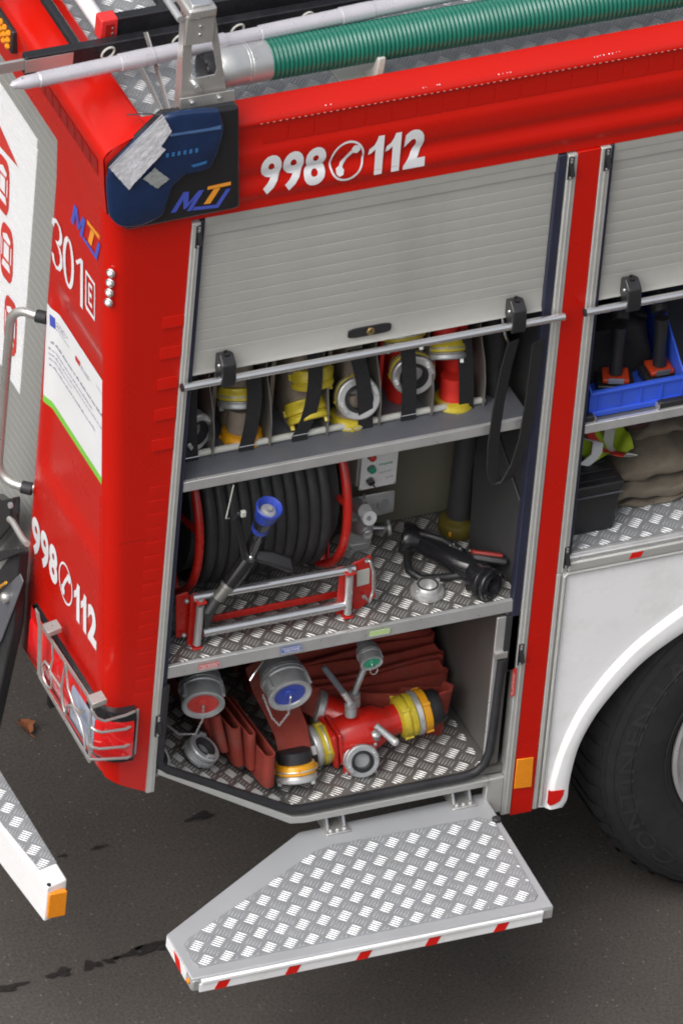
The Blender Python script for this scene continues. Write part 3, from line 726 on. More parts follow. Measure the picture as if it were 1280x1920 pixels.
# latches
def latch(px, py, first=[None]):
    c = P(px, py, y=-.010)
    if first[0] is None:
        pl = part(MB().box((c.x - .008, -.0095, c.z - .035), (c.x + .008, -.0065, c.z + .035)), 'latch', BLACKP, .001)
        for dz in (-.030, .020, .029): part(MB().lathe((c.x, -.0095, c.z + dz), (0, -1, 0), [(.0042, 0), (.0042, .002), (.002, .0032)], 10), 'bolt', CHROME, parent=pl)
        part(MB().prism([(c.x - .004, -.010, c.z + .016), (c.x + .007, -.010, c.z + .012), (c.x + .009, -.022, c.z - .020), (c.x - .002, -.022, c.z - .022)], (0, .006, 0)), 'lever', BLACKP, .001, parent=pl)
        first[0] = (pl, c)
    else:
        pl, c0 = first[0]; n = copy_at(pl, T, (c.x - c0.x, 0, c.z - c0.z))
        for ch in [q for q in bpy.data.objects if q.parent == pl]:
            k = ch.copy(); col.objects.link(k); k.parent = n; k.matrix_parent_inverse = Matrix.Identity(4); k.matrix_basis = Matrix.Identity(4)
for q in ((373, 445), (1070, 316), (1138, 300), (1062, 1046), (976, 1228), (297, 1362)): latch(*q)

# ------------------------------------------------------------------ roller shutters (side)
def shutter(x0, x1, bar0, bar1, clamps, lock):
    r = part(MB().prism([(x0, .020, 2.240), (x0, .0135, 2.236), (x0, .0125, 2.180), (x0, .006, 2.168), (x0, .02, 2.160)], (x1 - x0, 0, 0)), 'roller_shutter', SLAT)
    h = part(MB().prism([(x0, .004, 2.673), (x0, .006, 2.646), (x0, .008, 2.644), (x0, .009, 2.612), (x0, .022, 2.610)], (x1 - x0, 0, 0)), 'shutter_header', SLAT, parent=r)
    s_ = None; pt = .0340
    for i in range(11):
        if s_ is None: s_ = part(slat_mesh(MB(), (x0, .0165, 2.2365), (x1, .0165, 2.2365), 1, (0, 0, pt), (0, -1, 0), pt), 'slat', SLAT, parent=r)
        else: copy_at(s_, r, (0, 0, pt * i))
    part(MB().box((x0, .0175, 2.20), (x1, .021, 2.66)), 'slat_backing', DARK, parent=r)
    bar = part(MB().tube([(bar0, -.030, 2.165), (bar1, -.030, 2.165)], .0105, 18), 'lift_bar', CHROME, parent=r)
    part(MB().tube([(bar0 - .004, -.030, 2.165), (bar0 + .001, -.030, 2.165)], .0112, 16), 'bar_cap', BLACKP, parent=r)
    for cx in clamps:
        part(MB().prism([(cx - .020, .012, 2.226), (cx - .020, -.012, 2.236), (cx - .020, -.040, 2.216), (cx - .020, -.046, 2.170), (cx - .020, -.040, 2.146), (cx - .020, -.018, 2.146), (cx - .020, .012, 2.18)], (.040, 0, 0)), 'bar_clamp', BLACKP, .004, parent=r, seg=3)
        part(MB().lathe((cx, -.012, 2.233), (0, -.2, 1), [(.010, 0), (.010, .006), (.006, .006), (.006, .002)], 14), 'clamp_screw', BLACKG, parent=r)
        part(MB().lathe((cx - .0205, -.018, 2.205), (-1, 0, 0), [(.005, 0), (.004, .003)], 10), 'clamp_bolt', CHROME, parent=r)
    if lock:
        pts = [(.533 + (u - .5) * .122, .0118, 2.206 + (v - .5) * .030) for u, v in rr2(0, 0, 1, 1, .24, 6)]
        lk = part(MB().prism(pts, (0, -.004, 0)), 'lock_plate', BLACKP, .001, parent=r)
        part(MB().lathe((.535, .0075, 2.206), (0, -1, 0), [(.0115, 0), (.0115, .003), (.010, .0045), (.0, .0045)], 20), 'lock_barrel', BRASS, parent=r)
        part(MB().box((.5342, .0022, 2.202), (.5358, .0032, 2.210)), 'key_slot', BLACKG, parent=r)
shutter(.0365, 1.0235, -.004, 1.072, (.120, .938), True)
shutter(1.1835, XE - .05, 1.132, XE - .1, (1.266, 2.9), False)
# ------------------------------------------------------------------ locker interiors
def shelf(x0, x1, y1, z, lip, m=SHELF, name='shelf', y0=.004):
    o = part(MB().box((x0, y0 + .006, z - .012), (x1, y1, z)), name, m, .002)
    part(MB().prism([(x0, y0, z + .001), (x0, y0 + .010, z + .003), (x0, y0 + .0105, z - lip * .3), (x0, y0 + .005, z - lip), (x0, y0 - .002, z - lip)], (x1 - x0, 0, 0)), 'shelf_lip', ALU, .0012, parent=o); return o
sh1 = shelf(.0365, 1.0235, .66, 1.822, .028)
# middle floor of tread plate
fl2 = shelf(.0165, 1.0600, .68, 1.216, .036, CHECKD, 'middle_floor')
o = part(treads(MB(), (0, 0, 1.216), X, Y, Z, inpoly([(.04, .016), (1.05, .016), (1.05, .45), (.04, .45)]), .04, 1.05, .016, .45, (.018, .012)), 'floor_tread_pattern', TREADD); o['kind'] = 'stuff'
part(MB().box((.70, .42, 1.217), (1.060, .445, 1.805)), 'pump_cover', INNERG, .004)
part(MB().box((.695, .44, 1.217), (.702, .68, 1.805)), 'pump_cover_side', INNER)
# stickers on the floor lip
def sticker(px0, py0, px1, py1, hpx, m, body, name):
    y = -.0004; a, c = P(px0, py0, y=y), P(px1, py1, y=y); hv = P(px0 + .8, py0 - hpx, y=y) - a
    o = part(MB().prism([a, c, c + hv, a + hv], (0, -.0008, 0)), name, m, parent=fl2)
    mb = MB(); f = plan(a + Vector((0, -.0014, 0)), c - a, hv)
    strokes(mb, [[(.02, .10), (.98, .10)], [(.02, .90), (.98, .90)]], .09, f); strokes(mb, [[(.025, .06), (.025, .94)], [(.975, .06), (.975, .94)]], .018, f)
    if body: text_on(mb, body, lambda u, v: f(.10 + u * .80, .26 + v * .50), .02)
    part(mb, name + '_print', WHITEV, parent=fl2)
sticker(373, 1257, 411, 1250, 9.5, STICKR, 'LINIA TŁOCZNA', 'red_label')
sticker(526, 1227, 565, 1219.5, 11, STICKB, 'TANKOWANIE', 'blue_label')
sticker(692, 1194, 730, 1187, 10, STICKG, '', 'green_label')
# lower locker: flat floor, sloped floor, walls
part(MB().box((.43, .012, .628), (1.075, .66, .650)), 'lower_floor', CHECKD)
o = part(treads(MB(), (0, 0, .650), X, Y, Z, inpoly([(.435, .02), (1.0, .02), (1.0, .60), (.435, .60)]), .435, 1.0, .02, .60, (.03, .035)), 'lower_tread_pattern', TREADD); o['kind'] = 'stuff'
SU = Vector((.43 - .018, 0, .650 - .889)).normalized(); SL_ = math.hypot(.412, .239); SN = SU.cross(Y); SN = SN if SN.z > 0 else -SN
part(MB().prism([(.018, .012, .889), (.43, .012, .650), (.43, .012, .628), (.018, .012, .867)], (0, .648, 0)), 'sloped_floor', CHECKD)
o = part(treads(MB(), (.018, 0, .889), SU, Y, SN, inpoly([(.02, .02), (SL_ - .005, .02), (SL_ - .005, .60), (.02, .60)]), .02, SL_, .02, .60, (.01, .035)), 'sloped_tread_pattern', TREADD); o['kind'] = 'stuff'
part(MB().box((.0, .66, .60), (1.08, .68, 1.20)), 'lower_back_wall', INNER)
part(MB().prism([(1.012, .012, .66), (1.012, .30, .66), (1.012, .42, .70), (1.012, .42, 1.17), (1.012, .012, 1.17)], (.02, 0, 0)), 'steel_side_wall', mat('dull_steel', (.20, .19, .18), .38, .5, var=.1, vscale=3), .002)
part(MB().box((.985, .004, .70), (1.0115, .012, 1.165)), 'steel_wall_edge', ALU, .002)
part(MB().box((.985, -.004, 1.03), (1.022, .006, 1.05)), 'latch_keeper', STEEL, .001)
part(MB().box((1.012, .0, .98), (1.049, .02, 1.165)), 'dark_recess', DARK)
# rubber door seal and sill following the opening
op = [(.030, 1.165), (.030, .912), (.036, .895), (.055, .878), (.405, .668), (.43, .655), (.46, .650), (.93, .650), (.965, .658), (.988, .68), (.999, .72), (1.003, .80), (1.008, 1.03)]
def offs(pts, d):
    out = []
    for i in range(len(pts)):
        a, c = pts[max(i - 1, 0)], pts[min(i + 1, len(pts) - 1)]; dx, dz = c[0] - a[0], c[1] - a[1]; l = math.hypot(dx, dz)
        out.append((pts[i][0] + dz / l * d, pts[i][1] - dx / l * d))
    return out
sc_ = offs(op, -.001)
part(MB().tube([(x, .0, z - .004) for x, z in op], .0125, 12), 'door_seal', RUBBER, ang=60)
bo = [(.026, .888), (.43, .632), (.47, .624), (1.0, .624)]; bi = [(.026, .868), (.427, .607), (.47, .600), (1.0, .600)]
mb = MB()
for y0, y1, A, B in ((-.010, .03, bo, bi),):
    n = len(A); v = [(x, y0, z) for x, z in A] + [(x, y0 + .004, z) for x, z in B] + [(x, y1, z) for x, z in B] + [(x, y1, z) for x, z in A]
    mb.add(v, [(r * n + i, r * n + i + 1, ((r + 1) % 4) * n + i + 1, ((r + 1) % 4) * n + i) for r in range(4) for i in range(n - 1)])
part(mb, 'locker_sill', ALUPAINT, .002)
part(MB().prism([(.02, .05, .86), (.43, .05, .60), (1.0, .05, .598), (1.0, .05, .618), (.43, .05, .622), (.02, .05, .88)], (0, .58, 0)), 'locker_underside', DARK)

# ------------------------------------------------------------------ fold-out step
ZS = .550
poly = [P(313, 1752, z=ZS), P(360, 1836, z=ZS), P(1037, 1699, z=ZS), P(912, 1492, z=ZS), P(880, 1470, z=ZS), P(560, 1560, z=ZS)]
poly = [(p.x, p.y) for p in poly]
poly[3] = (1.008, .02); poly[4] = (1.0, .03); poly[5] = (poly[5][0], poly[5][1])
st_ = part(MB().prism([(x, y, ZS) for x, y in poly], (0, 0, -.040)), 'fold_out_step', STEPG, .003)
inn = [P(345, 1775, z=ZS), P(356, 1800, z=ZS), P(372, 1815, z=ZS), P(1000, 1690, z=ZS), P(1007, 1680, z=ZS), P(925, 1541, z=ZS), P(898, 1534, z=ZS), P(622, 1586, z=ZS), P(590, 1598, z=ZS), P(352, 1762, z=ZS)]
inn = [(p.x, p.y) for p in inn]
part(MB().prism([(x, y, ZS + .0005) for x, y in inn], (0, 0, .003)), 'tread_plate', CHECK, .0008, parent=st_)
o = part(treads(MB(), (0, 0, ZS + .0035), X, Y, Z, inpoly(inn), min(p[0] for p in inn), 1.03, -.5, .05, (.0215, .026)), 'step_tread_pattern', TREAD, parent=st_); o['kind'] = 'stuff'
# front profile: ledge and striped lower band
fy = poly[1][1]; fx0, fx1 = poly[1][0], poly[2][0]
part(MB().box((fx0 + .026, fy - .010, ZS - .018), (fx1 - .030, fy + .001, ZS - .007)), 'front_ledge', WHITE, .002, parent=st_)
part(MB().box((fx0 + .022, fy - .006, ZS - .046), (fx1 - .030, fy + .001, ZS - .0195)), 'reflective_band', WHITE, .001, parent=st_)
for px in (418, 550, 683, 812, 940):
    c = P(px, 1843 - (px - 418) * .203, y=fy - .0065); part(MB().prism([(c.x - .024, fy - .0065, ZS - .0455), (c.x + .010, fy - .0065, ZS - .0455), (c.x + .022, fy - .0065, ZS - .020), (c.x - .012, fy - .0065, ZS - .020)], (0, -.0006, 0)), 'red_stripe', REDTAPE, parent=st_)
a, c = Vector((*poly[0], ZS)), Vector((*poly[1], ZS)); e = (c - a)
nrm = Vector((e.y, -e.x, 0)).normalized(); nrm = nrm if nrm.x < 0 else -nrm
def endq(u0, u1, z0, z1, off, sk=0.0): return [a + e * u0 + nrm * off + Vector((0, 0, z0)), a + e * u1 + nrm * off + Vector((0, 0, z0)), a + e * (u1 - sk) + nrm * off + Vector((0, 0, z1)), a + e * (u0 - sk) + nrm * off + Vector((0, 0, z1))]
part(MB().prism(endq(.02, .80, -.036, -.004, .0005), nrm * .0012), 'end_band', WHITE, parent=st_)
part(MB().prism(endq(.42, .64, -.0355, -.0045, .002, .10), nrm * .0008), 'red_stripe', REDTAPE, parent=st_)
part(MB().lathe(a + e * .90 + nrm * .001 + Vector((0, 0, -.020)), nrm, [(.0085, 0), (.0085, .003), (.005, .0055), (0, .006)], 14), 'marker_light', AMBER, parent=st_)
part(MB().box((fx0 + .003, fy - .004, ZS - .040), (fx0 + .021, fy + .001, ZS - .006)), 'corner_cap', ALU, .002, parent=st_)
part(MB().box((fx1 - .029, fy - .004, ZS - .038), (fx1 - .001, fy + .001, ZS - .006)), 'corner_cap', ALU, .002, parent=st_)
c = P(930, 1537, z=ZS + .004); part(MB().lathe(c, Z, [(.012, -.003), (.012, .005), (.009, .008), (.0, .008)], 18), 'rubber_stop', RUBBER, parent=st_)
for px, py in ((630, 1553), (866, 1505)):
    c = P(px, py, z=ZS + .004)
    hg = part(MB().box((c.x - .036, c.y - .022, ZS + .0005), (c.x + .036, c.y + .05, ZS + .006)), 'hinge', STEEL, .003, parent=st_)
    for dx in (-.028, .020):
        part(MB().prism([(c.x + dx, c.y - .004, ZS + .004), (c.x + dx, c.y + .055, ZS + .004), (c.x + dx, c.y + .055, ZS + .058), (c.x + dx, c.y + .030, ZS + .058), (c.x + dx, c.y + .012, ZS + .03)], (.008, 0, 0)), 'hinge_arm', CAST, .002, parent=st_)
    for dx in (-.020, .0, .020): part(MB().lathe((c.x + dx, c.y - .010, ZS + .006), Z, [(.006, 0), (.006, .004), (.004, .0055), (0, .0055)], 10), 'hinge_bolt', CAST, parent=st_)

# ------------------------------------------------------------------ second locker, fender
shelf(1.1835, XE - .05, .66, 1.760, .026)
f3 = shelf(1.167, XE - .05, .68, 1.334, .014, CHECK, 'second_locker_floor')
o = part(treads(MB(), (0, 0, 1.334), X, Y, Z, inpoly([(1.19, .018), (1.9, .018), (1.9, .30), (1.19, .30)]), 1.19, 1.9, .018, .30, (.012, .02)), 'second_floor_tread_pattern', TREAD); o['kind'] = 'stuff'
part(MB().box((1.172, -.010, 1.286), (XE, .012, 1.316)), 'sill_rail', ALUPAINT, .004)
part(MB().box((1.172, -.004, 1.3165), (XE, .010, 1.330)), 'sill_cap', ALU, .003)
for x0 in (1.348, 1.75): part(MB().prism([(x0, -.0102, 1.292), (x0 + .034, -.0102, 1.292), (x0 + .042, -.0102, 1.311), (x0 + .008, -.0102, 1.311)], (0, -.0006, 0)), 'red_stripe', REDTAPE)
inner_c = [P(900 + a * .3854, 960 + c * .3854, y=-.022) for a, c in ((405, 1440), (428, 1400), (436, 1330), (455, 1240), (490, 1130), (560, 1005), (640, 900), (740, 790), (840, 700), (986, 597))]
outer_c = [P(900 + a * .3854, 960 + c * .3854, y=-.004) for a, c in ((312, 1438), (315, 1400), (330, 1330), (356, 1240), (395, 1130), (465, 985), (545, 865), (650, 738), (780, 612), (986, 455))]
ic = [(p.x, p.z) for p in inner_c]; oc = [(p.x, p.z) for p in outer_c]
cx_ = 1.885
def mirror(pts): return pts + [(2 * cx_ - x, z) for x, z in pts[::-1]]
def arcmid(pts, top):  # carry the arch over the wheel smoothly
    x, z = pts[-1]; n = 8; return pts + [(x + (cx_ - x) * math.sin(math.pi / 2 * i / n), z + (top - z) * (1 - (1 - math.sin(math.pi / 2 * i / n)) ** 1.6)) for i in range(1, n + 1)]
ic = arcmid(ic, ic[-1][1] + .115); oc = arcmid(oc, oc[-1][1] + .105)
def smooth(pts, k=5):
    out = []
    for i in range(len(pts) - 1):
        p0, p1, p2, p3 = pts[max(i - 1, 0)], pts[i], pts[i + 1], pts[min(i + 2, len(pts) - 1)]
        for j in range(k):
            t = j / k; out.append(tuple(.5 * (2 * b + (c - a) * t + (2 * a - 5 * b + 4 * c - d_) * t * t + (3 * b - a - 3 * c + d_) * t ** 3) for a, b, c, d_ in zip(p0, p1, p2, p3)))
    return out + [pts[-1]]
ic = mirror(smooth(ic)); oc = mirror(smooth(oc)); n = len(ic)
rows = []
for (xi, zi), (xo, zo) in zip(ic, oc):
    def mix(t): return (xo + (xi - xo) * t, zo + (zi - zo) * t)
    r = []
    for t, y in ((0, -.002), (.05, -.006), (.13, -.0125), (.19, -.0160), (.23, -.0174), (.26, -.0178), (.60, -.0178), (.95, -.0178), (.98, -.0165), (1.0, -.012), (1.0, .10)):
        x, z = mix(t); r.append((x, y, z))
    rows.append(r)
mb = MB(); k = len(rows[0]); mb.add([q for r in rows for q in r], [(i * k + j, i * k + j + 1, (i + 1) * k + j + 1, (i + 1) * k + j) for i in range(n - 1) for j in range(k - 1)])
part(mb, 'wheel_arch_lip', WHITE, ang=60)
pan = [(oc[0][0] - .004, oc[0][1])] + oc + [(oc[-1][0], 1.283), (1.162, 1.283), (1.175, .486)]
vs = []; fs = []
top = 1.283; m = len(oc)
mb = MB(); v = [(x, -.002, z) for x, z in oc] + [(max(1.166, x) if i > 0 else 1.178, -.002, top) for i, (x, z) in enumerate(oc)]
v = [(x, -.002, z) for x, z in oc] + [(1.166 + (x - oc[0][0]) * (oc[-1][0] - 1.166) / (oc[-1][0] - oc[0][0]), -.002, top) for x, z in oc]
mb.add(v, [(i, i + 1, m + i + 1, m + i) for i in range(m - 1)])
mb.add([(1.160, -.002, .488), (oc[0][0], -.002, oc[0][1]), (1.166, -.002, top), (1.160, -.002, top)], [(0, 1, 2, 3)])
part(mb, 'fender_panel', WHITE)
part(MB().tube([(1.164, -.006, .50), (1.166, -.006, 1.272), (1.172, -.006, 1.279), (XE, -.006, 1.279)], .0055, 10), 'fender_border', ALUPAINT)
rf = [P(900 + a * .3854, 960 + c * .3854, y=-.0182) for a, c in ((330, 1352), (345, 1358), (406, 1350), (402, 1375), (385, 1405), (360, 1420), (335, 1428), (324, 1415))]
part(MB().prism(rf, (0, -.002, 0)), 'red_reflector', REDTAPE)
cap = [(oc[0][0] - .002, -.004, oc[0][1] + .02), (ic[0][0], -.02, ic[0][1] + .01)]

# ------------------------------------------------------------------ rear wheel
WC = Vector((1.889, .030, .541)); WR = .545
wh = part(MB().lathe(WC, Y, [(.318, .012), (.335, -.002), (.36, -.010), (.40, -.016), (.44, -.014), (.475, -.006), (.508, .006), (.525, .022), (.535, .036), (.541, .05), (WR, .07), (WR, .25), (.53, .29), (.45, .31), (.33, .30)], 96, caps=(0, 0)), 'wheel', TYRE, ang=60)
for r_, y_ in ((.345, -.0065), (.452, -.0135), (.495, .0005), (.515, .0125)): part(MB().torus(WC + Vector((0, y_, 0)), Y, r_, .0022, 96, 6), 'sidewall_ridge', TYRE, parent=wh)
rim = part(MB().lathe(WC, Y, [(.322, .004), (.322, -.004), (.312, -.008), (.300, .004), (.290, .04), (.282, .10), (.20, .135), (.16, .13), (.14, .06), (.0, .055)], 72), 'rim', ALU, parent=wh, ang=50)
for i in range(10):
    t = 2 * math.pi * i / 10; c = WC + Vector((math.cos(t) * .165, .125, math.sin(t) * .165)); part(MB().lathe(c, -Y, [(.016, 0), (.016, .02), (.008, .028), (0, .028)], 8), 'wheel_nut', CAST, parent=wh)
mb = MB()
for s_ in (0,):
    uv, fs_, asp = text_mesh('CONTINENTAL', .02, 1.15)
    H_ = .046; span = 1.85
    vv = []
    for u, v in uv:
        t = R_(-129) - u * span + s_; rr_ = .440 + v * H_; vv.append((WC.x + math.cos(t) * rr_, WC.y + (-.014 + (rr_ - .44) * .24) - .0022, WC.z + math.sin(t) * rr_))
    mb.add(vv, fs_)
part(mb, 'tyre_lettering', mat('lit_lettering', (.024, .0235, .023), .7, var=.2), parent=wh)  # same rubber lightened, standing in for light on the raised letters
lug = None
for i in range(48):  # shoulder tread blocks
    t0 = 2 * math.pi * i / 48
    mb = MB(); pts = []
    for dt in (.01, .095):
        for r_, y_ in ((.527, .020), (.545, .045), (.5485, .075), (.5485, .25)): pts.append(Vector((math.cos(t0 + dt) * r_, y_, math.sin(t0 + dt) * r_)) + WC)
    mb.add(pts, [(0, 1, 5, 4), (1, 2, 6, 5), (2, 3, 7, 6)]); build(mb, 'tread_block', TYRE, wh)
part(MB().tube([(1.885, .2, .54), (1.885, 2.3, .54)], .07, 16), 'axle', DARK)
part(MB().box((1.03, .30, .10), (1.06, .34, .50)), 'mud_flap_bracket', DARK)

# ------------------------------------------------------------------ tail lamp and its guard
def wrapx(t, off):  # path around the rear corner: t in 0..1 along rear (y .50->.05), 1..2 round to the side
    z = 1.0; a = xr(z) - off
    if t <= 1: return Vector((a, .50 + (.055 - .50) * t, 0))
    s_ = min(1, (t - 1) / .45); rr_ = RC_ + off; q = math.pi / 2 * s_
    p = Vector((xr(z) + RC_ - rr_ * math.cos(q), RC_ - rr_ * math.sin(q), 0))
    if t > 1.45: p.x += (t - 1.45) * .14
    return p
def lampseg(t0, t1, z0, z1, off, m, name, par=None, n=10):
    mb = MB(); pr_ = [(0.0, z0), (off * .8, z0 + .006), (off, z0 + .02), (off, z1 - .03), (off * .75, z1 - .008), (0.0, z1)]
    def f(u, v):
        q = wrapx(t0 + (t1 - t0) * u, pr_[round(v * 5)][0] - .004); q.z = pr_[round(v * 5)][1]; return q
    mb.grid(f, n, 5)
    for u in (0, 1): mb.add([f(u, j / 5) for j in range(6)], [tuple(range(6))])
    return part(mb, name, m, parent=par, ang=50)
tl = lampseg(.02, 1.62, .940, 1.118, .030, BLACKG, 'tail_lamp', n=40)
lampseg(.05, .40, .950, 1.098, .034, LAMPR, 'red_lens', tl); lampseg(.41, .72, .950, 1.098, .034, LAMPR, 'red_lens', tl)
lampseg(.73, 1.10, .946, 1.098, .034, LAMPC, 'clear_lens', tl); lampseg(1.11, 1.56, .950, 1.102, .035, LAMPR, 'corner_lens', tl, 14)
lampseg(.05, .95, 1.099, 1.112, .0325, LAMPR, 'lamp_top_edge', tl)
B_ = lambda px, py, o=.052: PR(px, py, o)
gd = part(MB().band([B_(70, 1145), B_(76, 1180), B_(74, 1268)], Vector((0, .022, 0)), .004), 'lamp_guard', STEEL)
def gt_(pts, r=.0045, m=STEEL): return part(MB().tube(pts, r, 8), 'guard_bar', m, parent=gd, ang=60)
def flat(pts, w, th=.004): return part(MB().band(pts, w, th), 'guard_bar', STEEL, parent=gd)
flat([B_(83, 1180), B_(172, 1315)], Vector((0, 0, .012))); flat([B_(74, 1267), B_(120, 1345), B_(168, 1427)], Vector((0, 0, .012)))
for pts in ([(99, 1210), (100, 1235), (94, 1258)], [(124, 1243), (115, 1290), (118, 1320), (122, 1335)], [(80, 1248), (85, 1240), (93, 1250), (98, 1275), (97, 1290), (90, 1288), (82, 1270), (80, 1248)],
            [(125, 1250), (128, 1290), (140, 1325), (152, 1338), (163, 1330)], [(122, 1340), (128, 1322), (138, 1325), (150, 1350), (158, 1380), (160, 1405)], [(94, 1258), (115, 1290)]):
    gt_([B_(*q) for q in pts], .0038)
for px, py in ((98, 1178), (182, 1312)): part(MB().obox(B_(px, py, .045), (.020, 0, .004), (0, .020, 0), (0, 0, .008)), 'guard_bracket', STEEL, .001, parent=gd)
for bar in ([(174, 1334), (181, 1346), (196, 1352), (236, 1341), (257, 1332)], [(172, 1364), (180, 1370), (190, 1373), (236, 1367), (257, 1355)], [(169, 1397), (176, 1402), (186, 1404), (233, 1400), (254, 1388)], [(166, 1423), (172, 1424), (184, 1424), (239, 1421), (251, 1411)]):
    gt_([B_(*bar[0]), P(*bar[1], y=-.046), P(*bar[2], y=-.048), P(*bar[3], y=-.040), P(*bar[4], y=-.010)], .0042)
flat([P(256, 1330, y=-.010), P(250, 1414, y=-.010)], Vector((.014, 0, 0)))
flat([B_(172, 1314), B_(168, 1428)], Vector((0, .010, 0)))
for q in ((256, 1336), (250, 1408)): part(MB().lathe(P(*q, y=-.012), -Y, [(.005, 0), (.004, .004), (0, .004)], 8), 'guard_bolt', CAST, parent=gd)

# ------------------------------------------------------------------ rear bumper step
ZB = .55
bp_ = [(-.200, .018), (-.266, .000), (-.289, .28), (-.300, .60), (-.302, 2.45), (-.200, 2.45)]
bu = part(MB().prism([(x, y, ZB) for x, y in bp_], (0, 0, -.118)), 'rear_bumper', WHITE, .006, seg=3)
tp = [(-.203, .088), (-.258, .075), (-.281, .28), (-.292, .60), (-.294, 1.4), (-.203, 1.4)]
part(MB().prism([(x, y, ZB + .0005) for x, y in tp], (0, 0, .003)), 'tread_plate', CHECK, parent=bu)
o = part(treads(MB(), (0, 0, ZB + .0035), X, Y, Z, inpoly(tp), -.30, -.20, .07, 1.0, (.0, .03)), 'bumper_tread_pattern', TREAD, parent=bu); o['kind'] = 'stuff'
part(MB().box((-.259, -.0055, ZB - .105), (-.207, .012, ZB - .022)), 'amber_reflector', AMBER, .003, parent=bu)
part(MB().lathe((-.256, .010, ZB - .004), Z, [(.006, 0), (.006, .006), (0, .0062)], 10), 'plug', RUBBER, parent=bu)

# ------------------------------------------------------------------ tow frame left of the column
XT = -.165
pl = lambda pts, x=XT: [P(a, c, x=x) for a, c in pts]
tf = part(MB().prism(pl([(-40, 1110), (0, 1090), (52, 1020), (56, 1035), (50, 1100), (44, 1180), (30, 1240), (0, 1375), (-40, 1560)]), (-.03, 0, 0)), 'tow_frame', BLACKP, .004)
part(MB().prism(pl([(-30, 1150), (10, 1105), (40, 1075), (46, 1090), (30, 1135), (5, 1200), (-30, 1260)], XT - .032), (-.004, 0, 0)), 'gusset', SHELF, .002, parent=tf)
part(MB().prism(pl([(-30, 950), (8, 925), (22, 935), (40, 930), (38, 985), (22, 1005), (0, 1030), (-30, 1060)], XT - .003), (-.03, 0, 0)), 'clamp_body', BLACKG, .004, parent=tf)
part(MB().prism(pl([(-20, 1040), (5, 1032), (44, 1028), (52, 1033), (10, 1050), (-20, 1062)], XT - .031), (-.02, 0, 0)), 'upper_flange', BLACKP, .002, parent=tf)
part(MB().tube(pl([(18, 973), (24, 978), (44, 1012), (52, 1020)], XT - .055), .0085, 12), 'clamp_lever', STEEL, parent=tf)
part(MB().lathe(P(22, 947, x=XT - .034), (-1, -.2, .1), [(.009, 0), (.009, .006), (0, .007)], 12), 'clamp_bolt', CAST, parent=tf)
part(MB().ball(P(11, 1120, x=XT - .042), .016, 14), 'bolt_head', STEEL, parent=tf)
part(MB().tube(pl([(-5, 1105), (12, 1092)], XT - .05), .004, 8), 'orange_pin', ORANGE, parent=tf)
part(MB().box((XS - .01, .52, 1.0), (XS + .02, .58, 1.12)), 'shutter_foot', ALUPAINT, .003)
# ================================================================== ROOF EQUIPMENT
sub = lambda mb, name, m, par, bev=0.0, ang=40, seg=2: build(mb, name, m, par, bev, seg, ang)
# green suction hose
HY, HZ, HX0 = .128, 3.045, .225
h = thing('suction_hose', 'green ribbed suction hose with aluminium end sleeve on the roof', 'hose', (HX0, HY, HZ - .05))
prof = []; x = 0.0
while x < 2.6:
    prof += [(.0490, x), (.0540, x + .0030), (.0552, x + .0058), (.0540, x + .0086), (.0490, x + .0116)]; x += .0122
sub(MB().lathe((HX0, HY, HZ), X, prof, 24), 'ribbed_hose', GREENH, h, ang=80)
c = P(410, 135, y=HY).x
sub(MB().lathe((c - .01, HY, HZ), X, [(.044, -.004), (.050, .0), (.054, .006), (.054, .05), (.0535, .052), (.0535, HX0 - c + .012), (.050, HX0 - c + .018)], 32), 'end_sleeve', ALU, h)
sub(MB().lathe((c - .05, HY, HZ), X, [(.030, 0), (.046, .002), (.050, .012), (.050, .034), (.044, .04)], 28), 'end_coupling', BLACKG, h)
for k in range(2): sub(MB().torus((c + .07 + k * .008, HY, HZ), X, .0536, .0012, 32, 6), 'crimp_line', ALU, h)
# chock for the hose
ck = thing('hose_chock', 'pale grey plastic chock holding the green hose on the roof', 'chock', (.46, .06, 2.925))
c = P(712, 135, y=.075)
sub(MB().box((c.x - .085, .074, 2.9265), (c.x + .05, .20, 2.934)), 'base_plate', PLGREY, ck, .002)
sub(MB().prism([(c.x - .012, .078, 2.934), (c.x - .012, .16, 2.934), (c.x - .012, .10, 2.985), (c.x - .012, .080, 3.03), (c.x - .012, .066, 3.035), (c.x - .012, .064, 3.02)], (.022, 0, 0)), 'upright', PLGREY, ck, .004)
# telescopic pole
a, c = P(22, 160, z=3.10), P(1290, -106, z=3.10); d = (c - a); ln = d.length
pt = thing('telescopic_pole', 'silver telescopic pole with pointed tip lying along the roof edge', 'pole', tuple(a))
px2t = lambda px: (px - 22) / (1290 - 22) * ln
seg = [(-.004, .002), (.004, .010), (px2t(42), .0175), (px2t(70), .0185), (px2t(72), .0205), (px2t(220), .0205), (px2t(221), .0235), (px2t(282), .0235), (px2t(283), .0215), (px2t(415), .0215), (px2t(416), .0185), (px2t(480), .0185), (px2t(481), .0215), (px2t(630), .0215), (px2t(631), .0240), (px2t(690), .0240), (px2t(691), .0225), (ln, .0225)]
sub(MB().lathe(a, d, [(r, s_) for s_, r in seg], 28), 'pole_tube', mat('pale_alu_tube', (.60, .575, .62), .32, .4, var=.05, vscale=8, dirt=(.45, .43, .45), damt=.12), pt, ang=25)
sub(MB().lathe(a + d.normalized() * px2t(40) + Vector((0, -.003, .016)), Z, [(.003, 0), (.003, .004), (0, .005)], 8), 'spring_pin', CHROME, pt)
